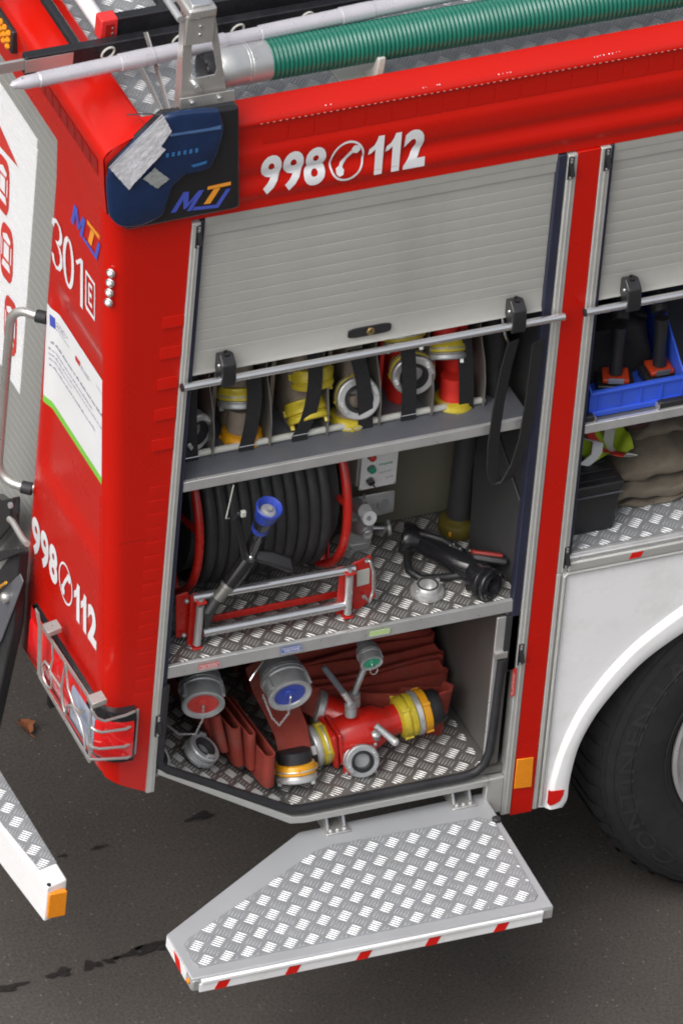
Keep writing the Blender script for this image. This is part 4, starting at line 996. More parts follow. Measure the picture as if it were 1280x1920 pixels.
# black ladder
ld = thing('roof_ladder', 'black box rail ladder with red end cap lying on the roof', 'ladder', (-.2, .30, 2.95))
LB = mat('black_anodised', (.020, .020, .024), .30, .3, var=.15, vscale=10, dirt=(.07, .07, .08), damt=.35, dscale=12)
def rail(px, py, z, w, hh, name):
    a = P(px, py, z=z); return sub(MB().box((a.x, a.y, z - hh), (XE - .3, a.y + w, z)), name, LB, ld, .003), a
r1, a1 = rail(50, 109, 3.075, .030, .058, 'lower_rail')
r2, a2 = rail(205, 38, 3.115, .030, .055, 'upper_rail')
sub(MB().box((a1.x - .002, a1.y - .0015, 3.028), (a1.x + .13, a1.y, 3.068)), 'end_plate', STEEL, ld, .001)
sub(MB().box((a1.x - .16, a1.y + .004, 3.035), (a1.x, a1.y + .014, 3.066)), 'end_strap', STEEL, ld, .001)
e2 = sub(MB().box((a2.x - .024, a2.y - .006, 3.055), (a2.x + .024, a2.y + .036, 3.121)), 'red_end_cap', mat('red_plastic_cap', (.62, .03, .03), .35, var=.06), ld, .005, seg=3)
sub(MB().box((a2.x - .012, a2.y - .0085, 3.066), (a2.x + .012, a2.y - .0062, 3.108)), 'cap_recess', REDDARK, e2, .002)
for dz in (3.078, 3.094): sub(MB().lathe((a2.x + .008, a2.y - .0085, dz), -Y, [(.0035, 0), (.003, .002), (0, .002)], 8), 'cap_screw', CHROME, e2)
for px in (203, 336, 446, 576, 700, 850):
    p = P(px, 100 - (px - 203) * .2, y=a1.y - .003)
    mb = MB().tube([(p.x + .016 * math.cos(t) + .006 * math.sin(t), a1.y - .003, 3.048 + .016 * math.sin(t)) for t in [i * math.pi / 8 for i in range(17)]], .0032, 8, caps=False); sub(mb, 'rung_end', PLGREY, ld)
for xx in [a1.x + .16 + k * .28 for k in range(8)]: sub(MB().tube([(xx, a1.y + .028, 3.046), (xx, a1.y + .48, 3.046)], .014, 12), 'rung', LB, ld)
for yy, zz in ((a1.y + .45, 3.075), (a2.y + .36, 3.115)): sub(MB().box((a1.x, yy, zz - .057), (XE - .3, yy + .03, zz)), 'far_rail', LB, ld, .003)
# gantry bracket of stainless sheet
gb = thing('ladder_gantry', 'stainless sheet metal gantry bracket straddling pole and hose above beacon', 'bracket', (.01, .0, 2.99))
g = lambda px, py, y=.0: P(px, py, y=y)
outer = [(338, 205), (440, 188), (440, 172), (418, 168), (404, 28), (348, 36), (340, 150), (338, 186)]
def plate_with_hole(outer, hole, off, name, m, par, yy):
    bm = bmesh.new(); vo = [bm.verts.new(g(*q, y=yy)) for q in outer]; vh = [bm.verts.new(g(*q, y=yy)) for q in hole]
    ed = [bm.edges.new((vo[i], vo[(i + 1) % len(vo)])) for i in range(len(vo))] + [bm.edges.new((vh[i], vh[(i + 1) % len(vh)])) for i in range(len(vh))]
    bmesh.ops.triangle_fill(bm, use_beauty=True, use_dissolve=False, edges=ed)
    fs = bm.faces[:]; r = bmesh.ops.extrude_face_region(bm, geom=fs); bmesh.ops.translate(bm, vec=Vector(off), verts=[q for q in r['geom'] if isinstance(q, bmesh.types.BMVert)])
    bmesh.ops.recalc_face_normals(bm, faces=bm.faces); me = bpy.data.meshes.new(name); bm.to_mesh(me); bm.free(); me.materials.append(m)
    o = bpy.data.objects.new(name, me); place(o, par); return o
plate_with_hole(outer[:0] + [(340, 186), (424, 170), (404, 26), (347, 34), (343, 100)], [(358, 150), (404, 140), (407, 130), (398, 78), (392, 74), (364, 80), (360, 86)], (0, .004, 0), 'front_plate', STEEL, gb, .0)
sub(MB().prism([g(338, 206, -.012), g(440, 189, -.012), g(440, 169, -.012), g(338, 186, -.012)], (0, .004, 0)), 'foot_flange', STEEL, gb, .001)
for px, py in ((360, 192), (411, 183)): sub(MB().lathe(g(px, py, -.013), -Y, [(.0065, 0), (.0065, .004), (.004, .006), (0, .006)], 10), 'bolt', CHROME, gb)
# perpendicular V-plate
X0 = -.062
yz = lambda y, z: (X0, y, z)
sub(MB().prism([yz(.004, 2.955), yz(.03, 2.955), yz(.26, 3.10), yz(.24, 3.115)], (.004, 0, 0)), 'side_strut', STEEL, gb)
sub(MB().prism([yz(.004, 2.955), yz(.035, 2.955), yz(.045, 3.33), yz(.004, 3.33)], (.004, 0, 0)), 'side_flange', STEEL, gb)
sub(MB().prism([yz(.036, 2.945), yz(.10, 2.945), yz(.34, 2.99), yz(.34, 3.02)], (.004, 0, 0)), 'side_strut', STEEL, gb)
t0, t1 = g(347, 34), g(404, 26)
sub(MB().box((t0.x + .004, -.006, t0.z - .085), (t1.x - .002, .002, t1.z + .01)), 'top_plate', STEEL, gb, .002)
for dz in (-.030, -.055): sub(MB().lathe(((t0.x + t1.x) / 2, -.007, t0.z + dz), -Y, [(.005, 0), (.004, .003), (0, .003)], 8), 'bolt', CHROME, gb)
sub(MB().box((t0.x + .006, -.012, t0.z - .004), (t1.x, .11, t0.z + .026)), 'top_block', STEEL, gb, .006)
sub(MB().box((t0.x + .018, .0, t0.z + .026), (t1.x - .012, .07, t0.z + .034)), 'top_buckle', CHROME, gb, .003)
sub(MB().tube([(t0.x - .012, .0, t0.z - .002), (t0.x - .012, .12, t0.z - .002)], .010, 12), 'top_roller', CAST, gb)
p0, p1 = g(372, 168, -.02), g(362, 148, .04); sub(MB().tube([p1, p0], .0085, 12), 'lock_pin', CHROME, gb)

# ================================================================== UPPER LOCKER: hose rack
rk = thing('hose_rack', 'rack of grey divider plates and black webbing straps on the shelf', 'hose rack', (.5, .2, 1.822))
FY = .098
sub(MB().tube([(.045, FY + .004, 1.832), (.93, FY + .004, 1.832)], .0095, 10), 'front_rail', PLGREY, rk)
DX = [.150, .312, .474, .622, .772, .920]
for x in DX:
    sub(MB().prism([(x, FY - .014, 1.8235), (x, FY - .010, 1.90), (x, FY + .006, 1.955), (x, FY + .05, 2.03), (x, FY + .06, 2.20), (x, .58, 2.20), (x, .58, 1.8235)], (.004, 0, 0)), 'divider', mat('divider_grey', (.17, .163, .15), .45, .3) if x == DX[0] else MATS['divider_grey'], rk, .001)
def strap(px0, py0, px1, py1, px2, py2, w=.041):
    a, m_, c = P(px0, py0, y=FY - .008), P(px1, py1, y=FY - .022), P(px2, py2, y=FY + .03); pts = []
    for i in range(13):
        t = i / 12; pts.append(a * (1 - t) ** 2 + m_ * 2 * t * (1 - t) + c * t * t)
    sub(MB().band(pts, Vector((w, 0, 0)), .003), 'strap', STRAP, rk, ang=60)
    sub(MB().tube([a + Vector((-w / 2 - .002, -.004, .003)), a + Vector((w / 2 + .002, -.004, .003))], .0013, 6), 'strap_wire', CHROME, rk)
    sub(MB().box((a.x - w / 2, a.y - .004, 1.8235), (a.x + w / 2, a.y + .004, a.z)), 'strap_foot', STRAP, rk)
strap(358, 858, 352, 760, 360, 690); strap(462, 836, 484, 760, 474, 700); strap(562, 815, 598, 755, 590, 660); strap(684, 806, 690, 720, 664, 655); strap(765, 778, 770, 700, 762, 640); strap(873, 772, 876, 690, 868, 620)
def bundle(x0, x1, m, label, cps, h=.27, n=5, y0=.205, grp=None):
    y0 = .178
    b = thing('folded_hose', label, 'fire hose', ((x0 + x1) / 2, .3, 1.823))
    n = 3; st_ = (x1 - x0) / n
    serp('hose_folds', 1.8245, h, n, 'y', y0, .55, x0 + st_ / 2, st_, m, b, th=.011, jitter=.004)
    for (px, py, y, d, r, mc, mr) in cps: coupling(b, 'coupling', P(px, py, y=y), d, r * 1.07, mc, mr, r * 1.07, tail=(m if d[2] < -.6 else None))
    return b
V = Vector
bundle(.045, .135, HOSEBR, 'dark red folded hose with silver coupling squeezed against the door guide', [(372, 812, FY + .012, (.35, -.9, .1), .050, CAST, ALU)], .25, 4)
bundle(.165, .300, HOSEBEI, 'folded hose with orange coupling below a grimy silver coupling', [(452, 838, FY + .045, (.0, -.12, -1), .052, ORANGE, ORANGE), (448, 762, FY + .05, (-.1, -.45, -.9), .053, YELLOW, CAST)], .26, 5)
bundle(.330, .462, HOSEBEI, 'folded beige hose with two bright yellow couplings', [(580, 790, FY + .02, (.05, -.7, -.7), .054, YELLOW, YELLOW), (585, 722, FY + .055, (.05, -.35, -.95), .054, YELLOW, YELLOW)], .27, 5)
bundle(.490, .610, HOSEBEI, 'folded beige hose with silver coupling facing outward above yellow one', [(673, 748, FY + .004, (-.15, -.88, .35), .055, YELLOW, ALU), (652, 804, FY + .035, (.0, -.1, -1), .048, YELLOW, PLGREY)], .28, 5)
bundle(.638, .760, HOSEBR, 'bright red folded hose with silver ringed yellow coupling', [(776, 706, FY + .016, (-.15, -.85, .1), .055, YELLOW, ALU), (758, 650, FY + .04, (.0, -.5, -.85), .052, YELLOW, ALU)], .27, 5)
bundle(.788, .908, HOSEBR, 'bright red folded hose standing on a yellow coupling', [(848, 776, FY + .030, (.0, -.1, -1), .052, YELLOW, YELLOW), (838, 672, FY + .03, (-.1, -.5, -.8), .050, YELLOW, CAST)], .25, 5)
# long dark strap loop hanging at the right of the locker
hp = [P(a, c, y=-.014) for a, c in ((962, 640), (948, 690), (934, 760), (924, 830), (922, 880), (930, 905), (948, 900), (966, 870), (982, 820), (994, 750), (1003, 680), (1008, 640))]
sm = []
for i in range(len(hp) - 1):
    for k in range(4): sm.append(hp[i].lerp(hp[i + 1], k / 4))
sm.append(hp[-1])
sl_ = thing('hanging_strap', 'long black webbing strap hanging in a loop in front of the shelf', 'strap', tuple(hp[5]))
sub(MB().band(sm, Vector((.036, .012, .0)), .004), 'webbing', STRAP, sl_, ang=60)
bg = thing('equipment_bag', 'black soft bag standing at the right end of the shelf', 'bag', (.985, .25, 1.823))
def bagf(u, v):
    t = 2 * math.pi * u; k = math.sin(math.pi * min(1, max(0.001, v * .5 + .5)) * .98) ** .4; w = 1 + .05 * math.sin(9 * v + 3 * t)
    return Vector((.975 + .056 * math.cos(t) * k * w, .27 + .16 * math.sin(t) * k * w, 1.824 + v * .29))
sub(MB().grid(bagf, 24, 14), 'bag_body', STRAP, bg, ang=80)
sub(MB().tube([(.965, .12, 2.09), (.97, .10, 2.04), (.99, .105, 1.99)], .004, 8), 'carabiner', CHROME, bg)

# ================================================================== MIDDLE LOCKER: hose reel
RY, RZ, RR = .372, 1.487, .255
rl = thing('hose_reel', 'red framed hose reel wound with thick black hose', 'hose reel', (.4, RY, 1.217))
XL, XR_ = .150, .572
for xx in (XL, XR_):
    fg = sub(MB().torus((xx, RY, RZ), X, RR, .0125, 56, 10), 'flange', REDPART, rl)
    for k in range(5):
        t = 2 * math.pi * k / 5 + .4; sub(MB().tube([(xx, RY, RZ), (xx, RY + RR * math.cos(t), RZ + RR * math.sin(t))], .010, 8), 'spoke', REDPART, fg)
mb = MB(); pts = []
nt_ = 11; x0, x1 = XL + .030, XR_ - .035
for i in range(nt_ * 40 + 1):
    t = i / 40; a = 2 * math.pi * t; pts.append((x0 + (x1 - x0) * t / nt_, RY + (.228) * math.cos(a), RZ + .228 * math.sin(a)))
sub(mb.tube(pts, .0188, 10), 'wound_hose', HOSEB, rl, ang=80)
sub(MB().tube([(XL, RY, RZ), (XR_, RY, RZ)], .20, 28), 'drum', DARK, rl)
sub(MB().tube([(XL - .06, RY, RZ), (XR_ + .05, RY, RZ)], .022, 16), 'axle', STEEL, rl)
for xx in (XL - .06, XR_ + .03): sub(MB().prism([(xx, RY - .10, 1.217), (xx, RY + .10, 1.217), (xx, RY + .03, RZ + .03), (xx, RY - .03, RZ + .03)], (.008, 0, 0)), 'stand', REDPART, rl, .002)
sub(MB().tube([(.56, RY - .10, 1.255), (.54, RY - .02, 1.238), (.50, RY + .08, 1.238)], .018, 10), 'hose_tail', HOSEB, rl)
# roller guide
gy = .070
rg = thing('roller_guide', 'chrome roller hose guide with red end brackets in front of reel', 'roller frame', (.36, gy, 1.217))
q = lambda px, py, y=gy: P(px, py, y=y)
sub(MB().tube([q(361, 1121, gy + .01), q(664, 1066, gy + .01)], .0125, 20), 'top_roller', CHROME, rg)
sub(MB().tube([q(380, 1186, gy), q(645, 1134, gy)], .0135, 20), 'bottom_roller', CHROME, rg)
sub(MB().prism([q(387, 1169, gy + .05), q(641, 1119, gy + .05), q(641, 1108, gy + .05), q(387, 1158, gy + .05)], (0, .006, 0)), 'red_crossbar', REDPART, rg, .001)
for (xa, ya, xb, yb) in ((376, 1135, 369, 1208), (655, 1080, 651, 1150)):
    sub(MB().tube([q(xa, ya, gy - .006), q(xb, yb, gy - .006)], .0105, 16), 'side_roller', ALU, rg)
    a, c = q(xa, ya, gy - .006), q(xb, yb, gy - .006)
    sub(MB().prism([(a.x - .022, gy + .008, c.z - .010), (a.x + .014, gy + .008, c.z - .010), (a.x + .014, gy + .008, a.z + .016), (a.x - .022, gy + .008, a.z + .016)], (0, .006, 0)), 'red_bracket', REDPART, rg, .002)
    for p in (a + V((0, 0, .012)), c - V((0, 0, .008))): sub(MB().box((p.x - .014, gy - .018, p.z - .003), (p.x + .014, gy + .010, p.z + .003)), 'bracket_tab', REDPART, rg, .002)
    sub(MB().lathe(a + V((0, 0, .016)), Z, [(.008, 0), (.007, .006), (0, .007)], 10), 'axle_cap', CAST, rg)
for pts in ([(330, 1118), (352, 1110), (364, 1130), (360, 1195), (330, 1196)], [(652, 1062), (696, 1041), (700, 1060), (704, 1120), (662, 1150)]):
    sub(MB().prism([q(*e, gy + .022) for e in pts], (0, .005, 0)), 'red_bracket', REDPART, rg, .002)
hd = [q(686, 1048, gy - .002), q(694, 1052, gy - .02), q(700, 1070, gy - .022), q(700, 1105, gy - .022), q(692, 1128, gy - .02), q(684, 1120, gy)]
sub(MB().tube(hd, .0048, 10), 'pull_handle', CHROME, rg, ang=60)
sub(MB().prism([q(669, 1072, gy + .017), q(693, 1066, gy + .017), q(692, 1094, gy + .017), q(669, 1100, gy + .017)], (0, .003, 0)), 'type_plate', PLGREY, rg)
for e in ((687, 1050), (682, 1118), (349, 1126), (344, 1190)): sub(MB().lathe(q(*e, gy + .014), -Y, [(.0065, 0), (.0065, .006), (.003, .009), (0, .009)], 8), 'bolt', CAST, rg)
# pistol grip branch pipe hanging before the reel
ny = .062
nz = thing('branch_pipe', 'black pistol grip fire nozzle with blue tip hanging before hose reel', 'nozzle', tuple(P(440, 1090, y=ny)))
w = lambda px, py, y=ny: P(px, py, y=y)
tip = w(506, 950, ny - .085); dirt_ = (w(506, 950, ny - .085) - w(462, 1050, ny + .0)).normalized()
sub(MB().lathe(tip, -dirt_, [(.0, .022), (.022, .020), (.027, .008), (.033, .0), (.036, .003), (.0355, .010), (.033, .02), (.030, .045), (.026, .056), (.022, .058)], 30), 'blue_tip', BLUEC, nz)
sub(MB().lathe(tip, -dirt_, [(.0, .008), (.008, .007), (.009, .014), (.021, .017), (.022, .019)], 24), 'tip_insert', CAST, nz)
sub(MB().lathe(tip - dirt_ * .056, -dirt_, [(.023, 0), (.024, .01), (.0225, .03), (.0225, .034), (.024, .036), (.020, .060), (.018, .085)], 24), 'barrel', BLACKG, nz)
sub(MB().lathe(tip - dirt_ * .090, -dirt_, [(.0236, 0), (.0236, .016)], 24), 'blue_band', BLUEC, nz)
sub(MB().tube([tip - dirt_ * .12, w(466, 1046)], [.019, .020], 16), 'neck', BLACKG, nz)
e0 = w(466, 1046); e1 = w(430, 1095); e2 = w(407, 1122)
sub(MB().tube([e0, e0.lerp(e1, .5), e1], [.021, .024, .022], 18), 'valve_body', BLACKG, nz)
sub(MB().tube([e1, e1.lerp(e2, .25), e1.lerp(e2, .3), e2], [.020, .020, .017, .016], 18), 'hose_tail', mat('pewter_fitting', (.24, .24, .22), .45, .6), nz)
sub(MB().tube([e2, w(392, 1145, ny - .01), w(385, 1165, ny + .02), w(388, 1180, ny + .08)], .0155, 12), 'hose_lead', HOSEB, nz)
gp = [w(476, 1040, ny - .012), w(510, 1047, ny - .030), w(546, 1060, ny - .036)]
sub(MB().band([gp[0], gp[1], gp[2]], [V((.0, .022, .026)), V((0, .026, .036)), V((0, .028, .034))], .026), 'pistol_grip', BLACKP, nz, .008)
sub(MB().band([w(460, 1046, ny - .03), w(452, 1005, ny - .035), w(441, 972, ny - .04), w(452, 958, ny - .045)], V((.020, .006, .004)), .007), 'bail_handle', BLACKP, nz, .002)
sub(MB().obox(w(456, 963, ny - .048), (.007, 0, .0), (0, .006, 0), (0, 0, .009)), 'bail_pad', PLGREY, nz, .002)
sub(MB().ball(w(470, 1045, ny - .033), .0062, 12), 'pivot_bolt', CHROME, nz)
sub(MB().tube([w(438, 910, ny - .06), w(424, 972, ny - .06), w(430, 972, ny - .05)], .0018, 8), 'hook_wire', PLGREY, nz)

# control box
cy = .30
cb = thing('reel_control_box', 'white control box with red and green buttons and a switch', 'control box', tuple(P(700, 915, y=.40)))
k = .0625 * 1.6667
z5 = lambda a, c, y=cy: P(640 + a * .104167, 840 + c * .104167, y=y)
b00, b10 = z5(315, 775), z5(975, 640); up = z5(350, 300) - z5(315, 775); up = V((0, 0, up.z * 1.65))
sub(MB().prism([b00, b10, b10 + up, b00 + up], (0, .012, 0)), 'lid', WHITE, cb, .002)
sub(MB().prism([b00 + V((-.004, .014, .004)), b10 + V((.0, .014, .004)), b10 + up + V((0, .014, 0)), b00 + up + V((-.004, .014, 0))], (0, .10, 0)), 'case', PLGREY, cb, .003)
for (a, c), mm, nm in (((560, 185), STICKR, 'red_button'), ((555, 400), GREENC, 'green_button'), ((530, 620), BLACKG, 'switch')):
    cc = z5(a - 25, c - 40)
    sub(MB().lathe(cc, -Y, [(.013, 0), (.013, .004), (.0115, .006)], 22), 'bezel', CHROME, cb)
    sub(MB().lathe(cc, -Y, [(.0095, .004), (.0098, .014), (.007, .0165), (0, .017)], 20), nm, mm, cb)
    if nm == 'switch': sub(MB().obox(cc + V((.004, -.018, -.004)), (.003, 0, -.006), (0, .004, 0), (.002, 0, .001)), 'switch_lever', BLACKG, cb, .001)
mb = MB(); o_ = z5(670, 330, cy - .0015); text_on(mb, 'ZWIJANIE', plan(o_, z5(920, 280, cy - .0015) - o_, V((0, 0, .0075))), .02); sub(mb, 'green_print', INKG, cb)
mb = MB(); o_ = z5(680, 455, cy - .0015); dashes(mb, plan(o_, z5(900, 405, cy - .0015) - o_, V((0, 0, .004))), 12); o_ = z5(790, 545, cy - .0015); dashes(mb, plan(o_, z5(940, 505, cy - .0015) - o_, V((0, 0, .004))), 8); sub(mb, 'small_print', INK, cb)
for a, c in ((345, 745), (950, 615)): sub(MB().lathe(z5(a, c, cy - .0002), -Y, [(.0025, 0), (.002, .0015), (0, .0015)], 8), 'screw', CAST, cb)
# valve manifold
mv = thing('valve_manifold', 'silver valve manifold on steel plate below the control box', 'valve', tuple(P(695, 1030, y=.40)))
py_ = .335
sub(MB().prism([z5(*q, py_) for q in ((80, 1860), (160, 915), (940, 765), (965, 790), (940, 1150), (560, 1250), (540, 1700), (500, 1820))], (0, .004, 0)), 'back_plate', ALU, mv, .002)
sub(MB().lathe(z5(740, 1010, py_ - .001), -Y, [(.0165, 0), (.0165, .003), (.015, .005), (0, .005)], 26), 'cover_disc', CAST, mv)
sub(MB().prism([z5(*q, py_ - .006) for q in ((150, 1760), (500, 1700), (520, 1740), (480, 1810), (150, 1890))], (0, .006, 0)), 'lower_plate', ALU, mv, .002)
vb = z5(400, 1130, py_ - .01)
sub(MB().tube([z5(230, 1000, py_), z5(360, 1080, py_ - .03), z5(420, 1130, py_ - .05)], [.020, .022, .020], 16), 'inlet_elbow', ALU, mv)
sub(MB().tube([z5(260, 1400, py_), z5(400, 1420, py_ - .04), z5(460, 1500, py_ - .055)], [.024, .026, .024], 18), 'valve_body', ALU, mv)
sub(MB().lathe(z5(500, 1260, py_ - .065), V((.0, -1, .35)), [(.021, -.012), (.021, 0), (.020, .003), (0, .003)], 28), 'gauge_dial', WHITE, mv)
sub(MB().lathe(z5(497, 1268, py_ - .0692), V((0, -1, .35)), [(.0065, 0), (.006, .002), (0, .002)], 16), 'dial_hub', CAST, mv)
sub(MB().lathe(z5(470, 1565, py_ - .070), V((.05, -1, -.1)), [(.0155, -.015), (.0155, .0), (.013, .002), (.011, -.004), (.006, -.004), (.0055, .0), (0, .0)], 24), 'outlet', ALU, mv)
a, c = z5(560, 1440, py_ - .055), z5(830, 1440, py_ - .055); sub(MB().tube([a, c], .0048, 12), 'stem', CHROME, mv)
sub(MB().lathe(c + V((.004, 0, 0)), V((.9, -.25, .15)), [(.0, -.004), (.020, -.004), (.0215, 0), (.020, .004), (0, .004)], 28), 'hand_wheel', CAST, mv)
sub(MB().tube([z5(405, 905, py_ - .012), z5(405, 835, py_ - .012)], .0045, 10), 'bleed_screw', CHROME, mv)
# foam tube standing on yellow foot
fb = P(857, 992, z=1.2185); 
ft = thing('foam_tube', 'dark grey standpipe on a yellow foot at the back corner', 'tube', tuple(fb))
sub(MB().lathe(fb, Z, [(.052, .0), (.054, .006), (.054, .028), (.050, .036), (.036, .042), (.034, .05)], 32), 'foot', mat('shaded_yellow', (.11, .085, .012), .55), ft)  # coupling yellow darkened, the back corner's shade is in its colour
sub(MB().lathe(fb, Z, [(.034, .044), (.033, .10), (.029, .40), (.033, .41), (.033, .44), (.028, .44), (.026, .2), (0, .2)], 28), 'pipe', mat('shaded_pipe', (.04, .04, .042), .5), ft)  # pipe grey darkened for the same shade
for t in (.2, 2.3): sub(MB().obox(fb + V((math.cos(t) * .054, -abs(math.sin(t)) * .045, .018)), (.006, 0, 0), (0, .006, 0), (0, 0, .008)), 'lug', ORANGE, ft, .002)
# second nozzle lying on the floor
ln_ = thing('lying_nozzle', 'black fire nozzle with red trigger and looped bail lying on plate', 'nozzle', tuple(P(860, 1050, z=1.217)))
zz = lambda px, py, z: P(px, py, z=z)
hb = zz(775, 1005, 1.27); 
sub(MB().lathe(zz(772, 1012, 1.265), V((-.85, .5, .1)), [(.026, -.05), (.030, -.02), (.044, .0), (.046, .02), (.040, .03), (.0, .03)], 28), 'bell', BLACKG, ln_)
sub(MB().tube([zz(785, 1015, 1.262), zz(830, 1040, 1.262), zz(870, 1058, 1.26), zz(893, 1068, 1.26)], [.028, .030, .034, .030], 20), 'body', BLACKG, ln_)
lp = [zz(a, c, z) for a, c, z in ((868, 1035, 1.285), (830, 1012, 1.29), (790, 1000, 1.29), (768, 1010, 1.27), (762, 1040, 1.25), (766, 1070, 1.235), (790, 1085, 1.228), (835, 1082, 1.228), (870, 1078, 1.235))]
sm = []
for i in range(len(lp) - 1):
    for k in range(3): sm.append(lp[i].lerp(lp[i + 1], k / 3))
sub(MB().tube(sm + [lp[-1]], .0105, 10), 'bail_handle', BLACKP, ln_, ang=80)
sub(MB().band([zz(880, 1042, 1.285), zz(915, 1048, 1.29), zz(948, 1052, 1.288)], V((0, .030, -.014)), .020), 'grip', BLACKP, ln_, .006)
sub(MB().band([zz(883, 1034, 1.297), zz(915, 1038, 1.302), zz(940, 1041, 1.300)], V((0, .022, -.010)), .010), 'red_trigger', mat('dull_red_plastic', (.26, .02, .015), .5), ln_, .003)
cpl = zz(922, 1098, 1.262)
coupling(ln_, 'coupling', cpl, V((.45, -.85, .12)), .045, BLACKG, BLACKG, .06)
sub(MB().tube([zz(893, 1068, 1.262), cpl + V((-.45, .85, -.12)) * .05], [.032, .034], 18), 'swivel', BLACKG, ln_)
for a, c in ((843, 1022), (850, 1020), (862, 1028), (880, 1032)): sub(MB().ball(zz(a, c, 1.296), .0035, 8), 'rivet', CHROME, ln_)
# loose reducer ring
lc = zz(800, 1112, 1.2195)
lr = thing('reducer_ring', 'silver hose adapter ring lying on the middle locker floor', 'coupling', tuple(lc))
sub(MB().lathe(lc, Z, [(.034, .0), (.045, .001), (.046, .008), (.044, .014), (.036, .016), (.034, .026), (.031, .030), (.0255, .030), (.0245, .004)], 36), 'ring_body', ALU, lr)
sub(MB().torus(lc + V((0, 0, .030)), Z, .0265, .0024, 32, 8), 'seal', RUBBER, lr)
for t in (.4, 3.5): sub(MB().obox(lc + V((math.cos(t) * .037, math.sin(t) * .037, .020)), (.006, 0, 0), (0, .006, 0), (0, 0, .009)), 'claw', ALU, lr, .002)
# dark sloped plate at the right wall
part(MB().prism([(1.0, .25, 1.2175), (1.055, .03, 1.2175), (1.055, .03, 1.45), (1.055, .28, 1.60), (1.03, .34, 1.60)], (.006, 0, 0)), 'side_guard', INNER, .002)

# ================================================================== LOWER LOCKER
def chain(parent, pts, r=.0038):
    P_ = []; 
    for i in range(len(pts) - 1):
        n = max(2, int((pts[i + 1] - pts[i]).length / (r * 1.5)))
        for k in range(n): P_.append(pts[i].lerp(pts[i + 1], k / n))
    mb = MB()
    for i, p in enumerate(P_):
        d = (P_[min(i + 1, len(P_) - 1)] - P_[max(0, i - 1)]).normalized(); a, b_, _ = frame(d); nrm_ = a if i % 2 else b_
        mb.torus(p, nrm_, r * .75, r * .24, 8, 5)
    build(mb, 'chain', CAST, parent)
def outlet(px, py, y, d, r, cap_m, cap_name, name, tab=True):
    c = P(px, py, y=y); d = V(d).normalized()
    o = part(MB().lathe(c - d * r * 1.7, d, [(r * .62, -r * .9), (r * .70, 0), (r * .95, r * .12), (r * 1.0, r * .5), (r * 1.03, r * .55), (r * 1.03, r * .9), (r * .98, r * .95), (r * .97, r * 1.5), (r * 1.0, r * 1.55), (r * 1.0, r * 1.72), (r * .93, r * 1.76), (r * .74, r * 1.70), (r * .70, r * 1.58), (0, r * 1.58)], 40), name, CAST, ang=30)
    part(MB().lathe(c - d * r * .10, d, [(r * .71, 0), (r * .70, r * .03), (r * .30, r * .03), (r * .28, r * .09), (r * .18, r * .10), (0, r * .10)], 36), cap_name, cap_m, parent=o)
    a, b_, _ = frame(d)
    for k in range(3):
        t = 2.1 * k + .5; qv = a * math.cos(t) + b_ * math.sin(t); part(MB().obox(c - d * r * .45 + qv * r * 1.0, qv * r * .10, d.cross(qv) * r * .10, d * r * .30), 'lug', CAST, parent=o)
    part(MB().torus(c + d * r * .02 - Z * r * .08, V((1, -.2, 0)), r * .12, r * .03, 16, 6), 'cap_eye', CHROME, parent=o)
    part(MB().band([c - d * r * 1.0 + a * r * 1.04 * math.cos(t) + b_ * r * 1.04 * math.sin(t) for t in [i * math.pi * 2 / 24 for i in range(25)]], d * r * .05, .0015), 'clamp_band', CHROME, parent=o)
    return o, c, d
o1, c1, d1 = outlet(381, 1322, .085, (-.25, -.93, -.25), .058, STICKR, 'red_cap', 'pressure_outlet')
chain(o1, [c1 + d1 * .004, c1 + V((-.004, -.012, -.04)), c1 + V((-.02, -.01, -.085)), c1 + V((-.055, .02, -.10)), c1 + V((-.10, .05, -.06)), c1 + V((-.115, .07, .0))])
o2, c2, d2 = outlet(544, 1304, .075, (-.05, -.97, -.22), .0605, BLUEC, 'blue_cap', 'tank_fill_inlet')
chain(o2, [c2 + d2 * .004, c2 + V((-.006, -.012, -.05)), c2 + V((-.03, -.012, -.085)), c2 + V((-.05, -.005, -.06)), c2 + V((-.068, .03, .0))])
part(MB().tube([c2 + V((-.06, .06, .085)), c2 + V((-.085, .05, .06)), c2 + V((-.10, .045, .04))], .003, 8), 'release_lever', CHROME, parent=o2)
o3, c3, d3 = outlet(697, 1244, .075, (-.05, -.95, -.30), .0315, GREENC, 'green_cap', 'foam_inlet')
part(MB().torus(c3 + V((.006, -.004, -.022)), V((.1, -1, .3)), .011, .0016, 20, 6), 'pull_ring', CHROME, parent=o3)
for oo, cc, dd, r in ((o1, c1, d1, .058), (o2, c2, d2, .0605)):
    part(MB().box((cc.x - .012, cc.y + r * .8, cc.z + r * .55), (cc.x + .022, cc.y + r * .82, cc.z + r * .72)), 'blue_tag', STICKB, parent=oo)
